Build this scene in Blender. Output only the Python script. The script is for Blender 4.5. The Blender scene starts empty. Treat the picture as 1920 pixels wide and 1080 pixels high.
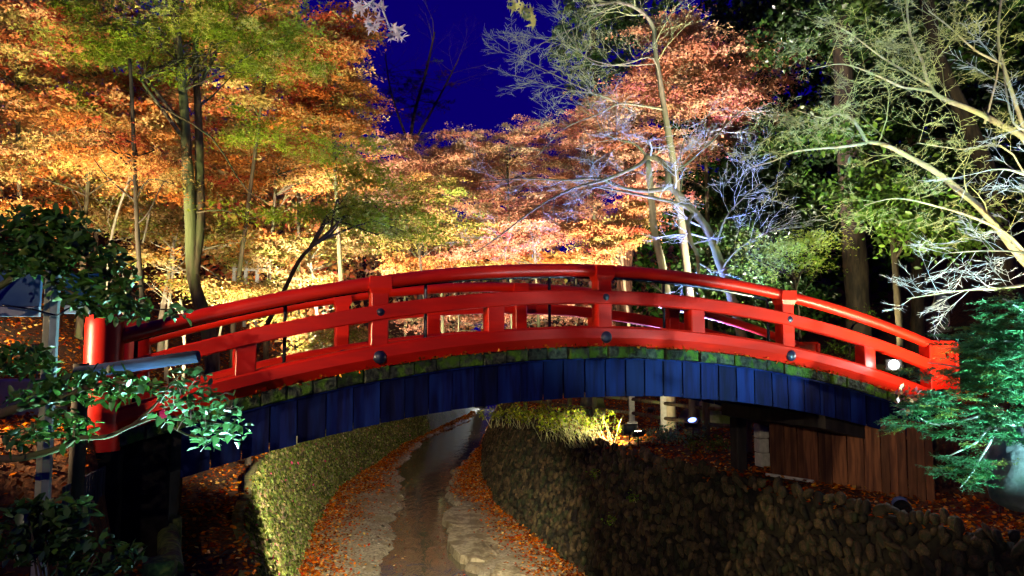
import bpy, math, random
import numpy as np

# ------------------------------------------------------------------ camera, sky, exposure
F_PX, PITCH, ZC = 1400.0, math.radians(4.5), 4.4
sc = bpy.context.scene
col = sc.collection
cam_data = bpy.data.cameras.new("camera")
cam = bpy.data.objects.new("camera", cam_data)
col.objects.link(cam)
cam.location = (0, 0, ZC)
cam.rotation_euler = (math.radians(90) + PITCH, 0, 0)
cam_data.sensor_width = 36.0
cam_data.lens = 36.0 * F_PX / 1920.0
cam_data.clip_start, cam_data.clip_end = 0.05, 1000.0
sc.camera = cam

world = bpy.data.worlds.new("World")
sc.world = world
world.use_nodes = True
wn, wl = world.node_tree.nodes, world.node_tree.links
bg = wn["Background"]
sky = wn.new("ShaderNodeTexSky")
sky.sky_type = 'NISHITA'
sky.sun_disc = False
sky.sun_elevation = math.radians(-4.0)
sky.sun_rotation = math.radians(150)
sky.ozone_density = 8.0
tint = wn.new("ShaderNodeMix"); tint.data_type = 'RGBA'; tint.blend_type = 'ADD'
tint.inputs[0].default_value = 1.0
tint.inputs[7].default_value = (0.02, 0.0, 1.05, 1)
mul = wn.new("ShaderNodeMix"); mul.data_type = 'RGBA'; mul.blend_type = 'MULTIPLY'
mul.inputs[0].default_value = 1.0
mul.inputs[7].default_value = (0.05, 0.02, 1.0, 1)
wl.new(sky.outputs[0], mul.inputs[6])
wl.new(mul.outputs[2], tint.inputs[6])
wl.new(tint.outputs[2], bg.inputs[0])
bg.inputs[1].default_value = 0.13

sc.view_settings.view_transform = 'Standard'
sc.view_settings.look = 'None'
sc.view_settings.exposure = 0.0
sc.view_settings.gamma = 1.0
sc.view_settings.use_curve_mapping = False
sc.render.engine = 'CYCLES'
sc.cycles.use_denoising = True
sc.cycles.max_bounces = 3
sc.cycles.use_light_tree = False
sc.cycles.diffuse_bounces = 1
sc.cycles.adaptive_threshold = 0.02
sc.cycles.glossy_bounces = 2
sc.cycles.transmission_bounces = 4
sc.cycles.sample_clamp_indirect = 4.0
sc.cycles.caustics_reflective = False
sc.cycles.caustics_refractive = False

rng = np.random.default_rng(11)
random.seed(5)
V = lambda *a: np.array(a, float)
UPV = V(0, -math.sin(PITCH), math.cos(PITCH))
FWV = V(0, math.cos(PITCH), math.sin(PITCH))
def at(px, py, Y):
    """real place of a thing seen in direction (px,py) and Y metres away"""
    d = V((px - 960) / F_PX, 0, 0) + UPV * (-(py - 540) / F_PX) + FWV
    return V(0, 0, ZC) + d * (Y / d[1])
def atz(px, py, Z):
    d = V((px - 960) / F_PX, 0, 0) + UPV * (-(py - 540) / F_PX) + FWV
    return V(0, 0, ZC) + d * ((Z - ZC) / d[2])

# ------------------------------------------------------------------ helpers
def tag(o, label=None, cat=None, group=None, kind=None):
    if label: o["label"] = label
    if cat: o["category"] = cat
    if group: o["group"] = group
    if kind: o["kind"] = kind
    return o
def thing(name, loc, label, cat, group=None, rz=0.0):
    o = bpy.data.objects.new(name, None)
    o.empty_display_size = 0.2
    col.objects.link(o)
    o.location = tuple(loc); o.rotation_euler = (0, 0, rz)
    return tag(o, label, cat, group)
def link(name, me, parent=None, loc=None):
    o = bpy.data.objects.new(name, me)
    col.objects.link(o)
    if parent is not None: o.parent = parent
    if loc is not None: o.location = tuple(loc)
    return o

class MB:
    def __init__(s): s.v, s.f = [], []
    def add(s, vs, fs):
        b = len(s.v); s.v.extend([tuple(map(float, v)) for v in vs]); s.f.extend([tuple(i + b for i in f) for f in fs]); return s
    def box(s, x0, x1, y0, y1, z0, z1):
        return s.add([(x0,y0,z0),(x1,y0,z0),(x1,y1,z0),(x0,y1,z0),(x0,y0,z1),(x1,y0,z1),(x1,y1,z1),(x0,y1,z1)],
              [(0,3,2,1),(4,5,6,7),(0,1,5,4),(1,2,6,5),(2,3,7,6),(3,0,4,7)])
    def cbox(s, x0, x1, y0, y1, z0, z1, c=0.01):
        """box with chamfered edges"""
        X, Y, Z = [x0, x1], [y0, y1], [z0, z1]
        vs = []; idx = {}
        for i in (0,1):
            for j in (0,1):
                for k in (0,1):
                    sx, sy, sz = (1 if i == 0 else -1), (1 if j == 0 else -1), (1 if k == 0 else -1)
                    for a in range(3):
                        p = [X[i] + sx*c, Y[j] + sy*c, Z[k] + sz*c]; p[a] = (X[i], Y[j], Z[k])[a]
                        idx[(i,j,k,a)] = len(vs); vs.append(p)
        fs = []
        q = lambda *t: fs.append(tuple(idx[x] for x in t))
        for i in (0,1): q((i,0,0,0),(i,1,0,0),(i,1,1,0),(i,0,1,0))
        for j in (0,1): q((0,j,0,1),(1,j,0,1),(1,j,1,1),(0,j,1,1))
        for k in (0,1): q((0,0,k,2),(1,0,k,2),(1,1,k,2),(0,1,k,2))
        for i in (0,1):
            for j in (0,1): q((i,j,0,0),(i,j,1,0),(i,j,1,1),(i,j,0,1))
            for k in (0,1): q((i,0,k,0),(i,1,k,0),(i,1,k,2),(i,0,k,2))
        for j in (0,1):
            for k in (0,1): q((0,j,k,1),(1,j,k,1),(1,j,k,2),(0,j,k,2))
        for i in (0,1):
            for j in (0,1):
                for k in (0,1): q((i,j,k,0),(i,j,k,1),(i,j,k,2))
        return s.add(vs, fs)
    def tube(s, pts, rad, n=8, cap=True):
        pts = [np.asarray(p, float) for p in pts]
        if not hasattr(rad, '__len__'): rad = [rad]*len(pts)
        vs, fs = [], []
        ref = None
        for i, p in enumerate(pts):
            d = pts[min(i+1, len(pts)-1)] - pts[max(i-1, 0)]
            d = d / (np.linalg.norm(d) + 1e-9)
            if ref is None:
                ref = V(0,0,1) if abs(d[2]) < .9 else V(1,0,0)
            u = np.cross(d, ref); u /= np.linalg.norm(u) + 1e-9
            w = np.cross(u, d); ref = w
            for k in range(n):
                a = 2*math.pi*k/n
                vs.append(p + rad[i]*(math.cos(a)*u + math.sin(a)*w))
        for i in range(len(pts)-1):
            for k in range(n):
                k2 = (k+1) % n
                fs.append((i*n+k, i*n+k2, (i+1)*n+k2, (i+1)*n+k))
        if cap:
            fs.append(tuple(range(n-1, -1, -1))); m = (len(pts)-1)*n
            fs.append(tuple(range(m, m+n)))
        return s.add(vs, fs)
    def lathe(s, c, prof, n=24):
        vs, fs = [], []
        for r, z in prof:
            for k in range(n):
                a = 2*math.pi*k/n; vs.append((c[0]+r*math.cos(a), c[1]+r*math.sin(a), c[2]+z))
        for i in range(len(prof)-1):
            for k in range(n):
                k2 = (k+1) % n; fs.append((i*n+k, i*n+k2, (i+1)*n+k2, (i+1)*n+k))
        m = (len(prof)-1)*n
        fs.append(tuple(range(n-1,-1,-1))); fs.append(tuple(range(m, m+n)))
        return s.add(vs, fs)
    def mesh(s, name, mat, smooth=False):
        me = bpy.data.meshes.new(name)
        me.from_pydata(s.v, [], s.f); me.update()
        if mat: me.materials.append(mat)
        if smooth: me.polygons.foreach_set("use_smooth", [True]*len(me.polygons))
        return me
    def obj(s, name, mat, parent=None, smooth=False):
        o = link(name, s.mesh(name, mat, smooth), parent)
        if smooth == 'auto':
            try: o.data.set_sharp_from_angle(angle=math.radians(35))
            except Exception: pass
        return o

def np_mesh(name, verts, loop_idx, starts, totals, mat, colors=None, smooth=False):
    me = bpy.data.meshes.new(name)
    me.vertices.add(len(verts)); me.vertices.foreach_set("co", np.ascontiguousarray(verts, np.float32).ravel())
    me.loops.add(len(loop_idx)); me.loops.foreach_set("vertex_index", np.asarray(loop_idx, np.int32))
    me.polygons.add(len(starts)); me.polygons.foreach_set("loop_start", np.asarray(starts, np.int32))
    if colors is not None:
        ca = me.color_attributes.new("col", 'FLOAT_COLOR', 'POINT')
        c = np.ones((len(verts), 4), np.float32); c[:, :3] = colors
        ca.data.foreach_set("color", c.ravel())
    if smooth: me.polygons.foreach_set("use_smooth", np.ones(len(starts), bool))
    me.update(calc_edges=True); me.validate()
    if mat: me.materials.append(mat)
    return me

# leaf shapes: flat templates (u along the leaf, v across, w up)
SHAPES = {
 'maple': (V(*[0,0,0, .55,.42,.05, .95,.0,-.10, .55,-.42,.05, .1,.62,-.04, .1,-.62,-.04, .28,.16,.03, .28,-.16,.03]).reshape(-1,3),
           [(0,6,1),(0,6,4),(6,2,7),(0,7,3),(0,7,5)]),
 'oval':  (V(*[0,0,0, .35,.24,.06, .7,.2,.05, 1,0,-.06, .7,-.2,.05, .35,-.24,.06, .5,0,-.02]).reshape(-1,3),
           [(0,6,1),(1,6,3,2),(0,5,6),(5,4,3,6)]),
 'needle':(V(*[0,.0,0, .5,.075,.02, 1,0,0, .5,-.075,.02]).reshape(-1,3), [(0,3,2,1)]),
 'kite':  (V(*[0,0,0, .45,.33,.06, 1,0,-.05, .45,-.33,.06]).reshape(-1,3), [(0,1,2),(0,2,3)]),
}
def leaf_mesh(name, cen, size, colr, mat, shape='maple', tilt=0.55, normal=None, yaw=None, pitch=None):
    cen = np.asarray(cen, float); N = len(cen)
    T, faces = SHAPES[shape]; M = len(T)
    if yaw is None: yaw = rng.uniform(0, 2*math.pi, N)
    ax = rng.normal(0, tilt, N); ay = rng.normal(0, tilt, N)
    if pitch is not None: ay = pitch + rng.normal(0, tilt*.5, N)
    size = np.broadcast_to(size, N)
    x = T[None,:,0]*size[:,None]; y = T[None,:,1]*size[:,None]; z = T[None,:,2]*size[:,None]
    ca, sa = np.cos(ax)[:,None], np.sin(ax)[:,None]
    y, z = y*ca - z*sa, y*sa + z*ca
    cb, sb = np.cos(ay)[:,None], np.sin(ay)[:,None]
    x, z = x*cb + z*sb, -x*sb + z*cb
    cy, sy = np.cos(yaw)[:,None], np.sin(yaw)[:,None]
    x, y = x*cy - y*sy, x*sy + y*cy
    verts = np.stack([x, y, z], -1) + cen[:,None,:]
    fl = [i for f in faces for i in f]; ln = [len(f) for f in faces]
    base = np.arange(N)*M
    loops = (base[:,None] + np.array(fl)[None,:]).ravel()
    tot = np.tile(ln, N); starts = np.concatenate([[0], np.cumsum(tot)[:-1]])
    cols = np.repeat(np.clip(colr, 0.002, 1), M, axis=0)
    return np_mesh(name, verts.reshape(-1,3), loops, starts, tot, mat, cols)

def palette(pal, n, jit=.22):
    """pal: list of (weight, rgb)"""
    w = np.array([p[0] for p in pal], float); w /= w.sum()
    k = rng.choice(len(pal), n, p=w)
    c = np.array([p[1] for p in pal])[k]
    lum = c.mean(1, keepdims=True); c = np.clip(lum + (c-lum)*1.15, .004, 1)
    return c * np.exp(rng.normal(0, jit, (n,1))) * np.exp(rng.normal(0, jit*.35, (n,3)))

# ------------------------------------------------------------------ materials
def mat(name, base=(.5,.5,.5), rough=.6, spec=.5, metal=0.0):
    m = bpy.data.materials.new(name); m.use_nodes = True
    b = m.node_tree.nodes["Principled BSDF"]
    b.inputs["Base Color"].default_value = (*base, 1)
    b.inputs["Roughness"].default_value = rough
    b.inputs["Specular IOR Level"].default_value = spec
    b.inputs["Metallic"].default_value = metal
    return m
def nodes(m): return m.node_tree.nodes, m.node_tree.links, m.node_tree.nodes["Principled BSDF"]
def noise_mat(name, c1, c2, scale=6, rough=.7, spec=.4, bump=.3, detail=6, c3=None, scale3=1.5, lo=.38, hi=.62, stretch=None, rough2=None, bdist=.02, coord='Object'):
    m = mat(name, c1, rough, spec); n, l, b = nodes(m)
    tc = n.new("ShaderNodeTexCoord"); mp = n.new("ShaderNodeMapping")
    if stretch: mp.inputs["Scale"].default_value = stretch
    l.new(tc.outputs[coord], mp.inputs[0])
    t = n.new("ShaderNodeTexNoise"); t.inputs["Scale"].default_value = scale; t.inputs["Detail"].default_value = detail
    l.new(mp.outputs[0], t.inputs["Vector"])
    r = n.new("ShaderNodeValToRGB"); r.color_ramp.elements[0].position = lo; r.color_ramp.elements[1].position = hi
    r.color_ramp.elements[0].color = (*c1, 1); r.color_ramp.elements[1].color = (*c2, 1)
    l.new(t.outputs[0], r.inputs[0]); out = r.outputs[0]
    if c3:
        t3 = n.new("ShaderNodeTexNoise"); t3.inputs["Scale"].default_value = scale3; t3.inputs["Detail"].default_value = 4
        l.new(mp.outputs[0], t3.inputs["Vector"])
        r3 = n.new("ShaderNodeValToRGB"); r3.color_ramp.elements[0].position = .47; r3.color_ramp.elements[1].position = .6
        l.new(t3.outputs[0], r3.inputs[0])
        mx = n.new("ShaderNodeMix"); mx.data_type = 'RGBA'; l.new(r3.outputs[0], mx.inputs[0]); l.new(out, mx.inputs[6])
        mx.inputs[7].default_value = (*c3, 1); out = mx.outputs[2]
    l.new(out, b.inputs["Base Color"])
    if rough2 is not None:
        mr = n.new("ShaderNodeMapRange"); mr.inputs[3].default_value = rough; mr.inputs[4].default_value = rough2
        l.new(t.outputs[0], mr.inputs[0]); l.new(mr.outputs[0], b.inputs["Roughness"])
    if bump:
        bp = n.new("ShaderNodeBump"); bp.inputs["Strength"].default_value = bump; bp.inputs["Distance"].default_value = bdist
        l.new(t.outputs[0], bp.inputs["Height"]); l.new(bp.outputs[0], b.inputs["Normal"])
    return m
def leaf_mat(name, trans=.4, rough=.5, spec=.3, gloss=False):
    """leaf whose colour is its own 'col' attribute; light also passes through it"""
    m = bpy.data.materials.new(name); m.use_nodes = True
    n, l = m.node_tree.nodes, m.node_tree.links; n.remove(n["Principled BSDF"])
    a = n.new("ShaderNodeAttribute"); a.attribute_name = "col"
    d = n.new("ShaderNodeBsdfDiffuse"); l.new(a.outputs["Color"], d.inputs[0])
    tr = n.new("ShaderNodeBsdfTranslucent"); l.new(a.outputs["Color"], tr.inputs[0])
    mx = n.new("ShaderNodeMixShader"); mx.inputs[0].default_value = trans
    l.new(d.outputs[0], mx.inputs[1]); l.new(tr.outputs[0], mx.inputs[2]); out = mx
    if gloss:
        g = n.new("ShaderNodeBsdfGlossy"); g.inputs["Roughness"].default_value = rough; g.inputs[0].default_value = (1,1,1,1)
        m2 = n.new("ShaderNodeMixShader"); m2.inputs[0].default_value = .045; l.new(mx.outputs[0], m2.inputs[1]); l.new(g.outputs[0], m2.inputs[2]); out = m2
    l.new(out.outputs[0], n["Material Output"].inputs[0])
    return m
def plain_leaf_mat(name, c, trans=.35, rough=.35, var=.35):
    m = mat(name, c, rough, .5); n, l, b = nodes(m)
    oi = n.new("ShaderNodeObjectInfo"); hs = n.new("ShaderNodeHueSaturation"); hs.inputs["Color"].default_value = (*c, 1)
    mr = n.new("ShaderNodeMapRange"); mr.inputs[3].default_value = 1-var; mr.inputs[4].default_value = 1+var
    l.new(oi.outputs["Random"], mr.inputs[0]); l.new(mr.outputs[0], hs.inputs["Value"]); l.new(hs.outputs[0], b.inputs["Base Color"])
    tr = n.new("ShaderNodeBsdfTranslucent"); l.new(hs.outputs[0], tr.inputs[0])
    mx = n.new("ShaderNodeMixShader"); mx.inputs[0].default_value = trans
    l.new(b.outputs[0], mx.inputs[1]); l.new(tr.outputs[0], mx.inputs[2]); l.new(mx.outputs[0], n["Material Output"].inputs[0])
    return m
def emit_mat(name, c, s):
    m = bpy.data.materials.new(name); m.use_nodes = True
    n, l = m.node_tree.nodes, m.node_tree.links
    n.remove(n["Principled BSDF"]); e = n.new("ShaderNodeEmission")
    e.inputs[0].default_value = (*c, 1); e.inputs[1].default_value = s; l.new(e.outputs[0], n["Material Output"].inputs[0])
    return m
def piece_mat(name, c1, c2, c3, scale=9, rough=.75, bump=.5, bdist=.02, spec=.3, vr=(.55,1.45), stretch=None):
    """noise material that also differs from piece to piece"""
    m = noise_mat(name, c1, c2, scale, rough, spec, bump, 7, c3, scale*.35, bdist=bdist, stretch=stretch); n, l, b = nodes(m)
    oi = n.new("ShaderNodeObjectInfo")
    src = b.inputs["Base Color"].links[0].from_socket
    hs = n.new("ShaderNodeHueSaturation"); l.new(src, hs.inputs["Color"])
    mr = n.new("ShaderNodeMapRange"); mr.inputs[3].default_value = vr[0]; mr.inputs[4].default_value = vr[1]
    ge = n.new("ShaderNodeNewGeometry"); ad = n.new("ShaderNodeMath"); ad.operation = 'ADD'; fc_ = n.new("ShaderNodeMath"); fc_.operation = 'FRACT'
    l.new(oi.outputs["Random"], ad.inputs[0]); l.new(ge.outputs["Random Per Island"], ad.inputs[1]); l.new(ad.outputs[0], fc_.inputs[0])
    l.new(fc_.outputs[0], mr.inputs[0]); l.new(mr.outputs[0], hs.inputs["Value"]); l.new(hs.outputs[0], b.inputs["Base Color"])
    mp = [x for x in n if x.type == 'MAPPING'][0]
    cb = n.new("ShaderNodeCombineXYZ"); m7 = n.new("ShaderNodeMath"); m7.operation = 'MULTIPLY'; m7.inputs[1].default_value = 37.0
    l.new(oi.outputs["Random"], m7.inputs[0]); l.new(m7.outputs[0], cb.inputs[0]); l.new(m7.outputs[0], cb.inputs[1]); l.new(cb.outputs[0], mp.inputs["Location"])
    return m

M = {}
M['red'] = noise_mat('vermilion_paint', (.70,.014,.003), (.56,.009,.003), 5, .26, .32, .2, 8, c3=(.46,.010,.003), scale3=1.3, rough2=.5, bdist=.008, stretch=(.5,2.5,2.5))
M['red_old'] = noise_mat('vermilion_end_paint', (.62,.02,.004), (.48,.01,.003), 5, .4, .4, .1, 6)
M['blackpipe'] = noise_mat('black_pipe_paint', (.006,.006,.008), (.012,.012,.015), 8, .22, .6, 0)
M['cap'] = noise_mat('blued_iron', (.006,.007,.02), (.015,.018,.05), 14, .3, .6, .15, rough2=.5)
M['deck'] = piece_mat('mossy_deck_wood', (.010,.013,.012), (.05,.06,.04), (.05,.11,.010), 19, .85, 1.0, .04, .15)
M['fascia'] = piece_mat('blue_lit_board', (.0012,.0025,.026), (.002,.006,.062), (.003,.012,.085), 5, .6, .5, .008, .08, stretch=(4,4,.5))  # blue light on dark planks put into the base colour
M['darkwood'] = noise_mat('dark_timber', (.012,.010,.012), (.03,.024,.022), 9, .75, .3, .4, stretch=(1,1,.2))
M['shade_black'] = noise_mat('shaded_black_timber', (.005,.005,.005), (.014,.012,.011), 9, .95, .05, .5)  # near black, shade at the bridge ends put into the colour
M['plankbrown'] = piece_mat('brown_plank_wood', (.10,.035,.014), (.17,.065,.026), (.06,.02,.01), 8, .75, .6, .012, stretch=(3,3,.35))
M['concrete'] = noise_mat('pale_block_concrete', (.42,.42,.36), (.55,.54,.46), 14, .85, .3, .3)
M['bark'] = noise_mat('grey_brown_bark', (.055,.035,.02), (.15,.105,.06), 11, .85, .25, .8, stretch=(1,1,.25), bdist=.03, c3=(.10,.11,.04), scale3=3)
M['bark_pale'] = noise_mat('pale_smooth_bark', (.34,.27,.17), (.50,.42,.28), 9, .8, .25, .5, stretch=(1,1,.3), c3=(.36,.36,.20), scale3=3)
M['bark_mid'] = noise_mat('mottled_maple_bark', (.11,.085,.055), (.24,.19,.12), 9, .85, .25, .6, stretch=(1,1,.3), c3=(.17,.17,.09), scale3=3)
M['bark_dark'] = noise_mat('dark_wet_bark', (.02,.014,.010), (.055,.038,.022), 12, .8, .3, .6, stretch=(1,1,.25))
M['bark_red'] = noise_mat('red_brown_cedar_bark', (.06,.025,.012), (.15,.07,.035), 10, .9, .2, 1.0, stretch=(2.5,2.5,.16), bdist=.05)
M['twig'] = noise_mat('lichen_grey_twig', (.30,.31,.12), (.44,.44,.19), 12, .8, .2, 0)
M['twig_white'] = noise_mat('silver_grey_twig', (.36,.36,.36), (.50,.50,.50), 12, .8, .2, 0)
M['leaf'] = leaf_mat('autumn_leaf', .42, .55, .25)
M['leaf_gloss'] = leaf_mat('evergreen_leaf', .18, .38, .45, True)
M['litter'] = leaf_mat('fallen_leaf', .1, .7, .2)
M['stone'] = piece_mat('river_cobble', (.028,.019,.008), (.070,.047,.018), (.018,.022,.006), 10, .8, .6, .01, vr=(.25,1.9))
M['mortar'] = noise_mat('dark_wall_joint', (.008,.007,.004), (.02,.018,.009), 12, .9, .2, .8)
M['moss'] = leaf_mat('moss_leaf', .25, .7, .2)
M['mosswall'] = noise_mat('moss_covered_wall', (.055,.06,.02), (.14,.14,.04), 9, .9, .2, .9, c3=(.10,.085,.04), scale3=2.5, bdist=.05)
M['steel'] = noise_mat('galvanised_post', (.20,.22,.25), (.32,.34,.36), 7, .45, .5, .1, c3=(.14,.16,.15), scale3=2)
M['lampbody'] = noise_mat('black_lamp_body', (.012,.012,.013), (.025,.025,.027), 9, .4, .5, 0)
M['pipeblue'] = noise_mat('blue_grey_log', (.022,.034,.085), (.045,.062,.14), 9, .85, .08, .9, stretch=(.3,1,1), c3=(.03,.035,.05), scale3=2)
M['mosslog'] = noise_mat('mossy_log', (.05,.07,.015), (.13,.15,.03), 22, .9, .2, 1.0, c3=(.06,.045,.025), scale3=5, bdist=.03)
M['paleyellow'] = noise_mat('pale_plaster_wall', (.42,.36,.20), (.52,.46,.28), 5, .85, .3, .3, c3=(.33,.30,.18), scale3=3)
M['rock'] = noise_mat('grey_boulder', (.13,.15,.15), (.24,.27,.27), 5, .8, .3, .8, c3=(.10,.13,.11), scale3=2, bdist=.05)
M['mossrock'] = noise_mat('mossy_boulder', (.14,.13,.08), (.26,.24,.14), 5, .9, .3, .8, c3=(.11,.15,.03), scale3=2, bdist=.05)

# ------------------------------------------------------------------ shape of the land
BANK = 2.35
RY = [-8, 3, 6, 7.76, 8.66, 9.48, 10.67, 12.2, 14.4, 16.68, 20.1, 25.3, 34, 44, 60, 90]
RX = [8.9, 6.5, 5.75, 5.20, 4.78, 4.25, 3.59, 2.80, 2.03, 1.38, .52, -.12, -.40, -.30, .6, 3]
LY = [-8, 4, 6.88, 8.42, 12.73, 14.3, 18, 22.5, 33.6, 48, 60, 90]
LX = [2.5, -1.25, -2.25, -2.97, -4.30, -4.62, -5.28, -5.76, -5.45, -3.45, -3.0, -1]
WLY = [-8, 5, 10, 14.77, 18, 23.3, 27.3, 36.9, 44.7, 60, 90]; WLX = [4.2, .8, -1.2, -2.46, -2.78, -3.35, -4.1, -4.16, -2.6, -1.9, .5]
WRY = [-8, 5, 10, 14.77, 17.6, 21, 22.5, 26.2, 33, 41.7, 52, 60, 90]; WRX = [5.6, 2.6, 1.0, -.82, -1.5, -1.62, -2.0, -2.12, -1.45, -1.33, -1.1, -.9, 1.5]
BATR, BATL = .95, .70
def smooth_interp(y, ys, xs):
    y = np.asarray(y, float); acc = 0
    for o, w in ((-.8,.25),(0,.5),(.8,.25)): acc = acc + w*np.interp(y+o, ys, xs)
    return acc
RT = lambda y: smooth_interp(y, RY, RX)
LT = lambda y: smooth_interp(y, LY, LX)
def wob(x, y, f, a, ph=0):
    return a*(np.sin(x*f*1.0+ph+1.3*np.sin(y*f*.7+ph)) + .6*np.sin(y*f*1.9+2.1+ph+np.sin(x*f*1.3)) + .4*np.sin((x+y)*f*3.1+ph*2))*.5
BANG = math.radians(21); BA = V(math.cos(BANG), math.sin(BANG)); BN = V(-math.sin(BANG), math.cos(BANG)); BO = V(1.1355, 9.0)
BW = 2.95
def bxy(s, t): p = BO + BA*s + BN*t; return p
def land(x, y):
    """height of the ground outside the channel"""
    x = np.asarray(x, float); y = np.asarray(y, float)
    dl = LT(y) - x; dr = x - RT(y)
    hl = np.where(dl > 1.1, (dl-1.1)*.52, 0); hl = np.where(hl > 9, 9 + (hl-9)*.15, hl)
    hr = np.where(dr > 7.5, (dr-7.5)*.55, 0); hr = np.where(hr > 10, 10 + (hr-10)*.15, hr)
    # near the camera the left side stays level
    hl = hl*np.clip((y-5)/5, 0, 1)
    z = BANK + np.where(dl > 0, hl, 0) + np.where(dr > 0, hr, 0)
    z = z + np.clip((y-46)*.30, 0, 14)
    z = z + wob(x, y, .9, .06) + wob(x, y, 2.6, .02, 1)
    rx, ry = x-BO[0], y-BO[1]
    s = rx*BA[0]+ry*BA[1]; t = rx*BN[0]+ry*BN[1]
    side = np.maximum(np.maximum(-.15-t, t-BW-.15), 0)
    for sg in (-1, 1):
        q = sg*s - 5.35
        m = 3.62 - side*1.1 - np.maximum(q-4, 0)*.1 + np.minimum(q, 0)*8
        z = np.where((q > -.2), np.maximum(z, m), z)
    return z
def bedz(x, y):
    y = np.asarray(y, float); x = np.asarray(x, float)
    wl_ = np.interp(y, WLY, WLX) + wob(y*0, y, 2.2, .16) + wob(y*0, y, 6.5, .06)
    wr_ = np.interp(y, WRY, WRX) + wob(y*0, y, 2.0, .22, 2) + wob(y*0, y, 7.5, .10, 1)
    dl = wl_ - x; dr = x - wr_
    z = np.full(np.shape(x), -.16)
    z = np.where(dl > -.25, np.clip(-.16 + (dl+.25)*.55, -.16, .07) + np.clip(dl, 0, 3)*.10, z)
    z = np.where(dr > -.06, np.clip(-.16 + (dr+.06)*2.4, -.16, .10) + np.clip(dr, 0, 3)*.09, z)
    return z + wob(x, y, 3.0, .03) + wob(x, y, 9, .012, 2)

def grid_mesh(name, X, Y, Z, m, smooth=True):
    r, c = X.shape
    v = np.stack([X, Y, Z], -1).reshape(-1,3)
    i = np.arange(r*c).reshape(r,c)
    q = np.stack([i[:-1,:-1], i[:-1,1:], i[1:,1:], i[1:,:-1]], -1).reshape(-1,4)
    return np_mesh(name, v, q.ravel(), np.arange(len(q))*4, np.full(len(q),4), m, None, smooth)

M['ground'] = noise_mat('leafy_earth', (.045,.018,.008), (.13,.045,.014), 14, .9, .2, .9, c3=(.05,.03,.015), scale3=.7, bdist=.05, coord='Object')
M['bed'] = noise_mat('gravel_bed', (.17,.14,.09), (.36,.31,.21), 16, .85, .3, .9, c3=(.20,.16,.09), scale3=1.6, bdist=.04)
# ground: one sheet either side of the channel, joined across the far end
yy = np.concatenate([np.linspace(-30, 4, 18), np.linspace(4.3, 30, 130), np.geomspace(30.4, 260, 50)])
off = np.concatenate([[0, .06], np.geomspace(.16, 230, 74)])
def bankgrid(sign):
    Yg, Og = np.meshgrid(yy, off, indexing='ij')
    edge = RT(yy) if sign > 0 else LT(yy)
    Xg = edge[:,None] + sign*Og
    Zg = land(Xg + sign*1e-3, Yg)
    return Xg, Yg, Zg
XR, YR_, ZR = bankgrid(1); XL, YL_, ZL = bankgrid(-1)
X = np.concatenate([XL[:, ::-1], XR], 1); Y = np.concatenate([YL_[:, ::-1], YR_], 1); Z = np.concatenate([ZL[:, ::-1], ZR], 1)
r, c = X.shape
v = np.stack([X, Y, Z], -1).reshape(-1,3); ii = np.arange(r*c).reshape(r,c)
q = np.stack([ii[:-1,:-1], ii[:-1,1:], ii[1:,1:], ii[1:,:-1]], -1)
keep = np.ones(q.shape[:2], bool); mid = len(off)-1
keep[:, mid] = (yy[:-1] > 62)
q = q[keep].reshape(-1,4)
tag(link('ground', np_mesh('ground', v, q.ravel(), np.arange(len(q))*4, np.full(len(q),4), M['ground'], None, True)), kind='structure')
# stream bed
yb = np.concatenate([np.linspace(-8, 12, 40), np.linspace(12.1, 30, 260), np.linspace(30.3, 64, 90)])
uu = np.linspace(0, 1, 90)
Yb, Ub = np.meshgrid(yb, uu, indexing='ij')
x0 = (LT(yb)+BATL-.3)[:,None]; x1 = (RT(yb)-BATR+.3)[:,None]
Xb = x0 + (x1-x0)*Ub
tag(link('stream_bed', grid_mesh('stream_bed', Xb, Yb, bedz(Xb, Yb), M['bed'])), kind='structure')
# water
m = mat('stream_water', (.115,.095,.05), .05, 1.0); n, l, b = nodes(m)
tc = n.new("ShaderNodeTexCoord"); mp = n.new("ShaderNodeMapping"); mp.inputs["Scale"].default_value = (1.0, .45, 1)
l.new(tc.outputs["Object"], mp.inputs[0])
t1 = n.new("ShaderNodeTexNoise"); t1.inputs["Scale"].default_value = 3.2; t1.inputs["Detail"].default_value = 5; t1.inputs["Distortion"].default_value = .6
l.new(mp.outputs[0], t1.inputs["Vector"])
bp = n.new("ShaderNodeBump"); bp.inputs["Strength"].default_value = .28; bp.inputs["Distance"].default_value = .05; b.inputs["IOR"].default_value = 2.5
l.new(t1.outputs[0], bp.inputs["Height"]); l.new(bp.outputs[0], b.inputs["Normal"])
M['water'] = m
yw = np.linspace(-8, 64, 60); Yw, Uw = np.meshgrid(yw, np.linspace(0,1,6), indexing='ij')
xw0 = (LT(yw)+BATL-.1)[:,None]; xw1 = (RT(yw)-BATR+.1)[:,None]
tag(link('stream', grid_mesh('stream', xw0+(xw1-xw0)*Uw, Yw, Yw*0, M['water'])), kind='structure')

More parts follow.
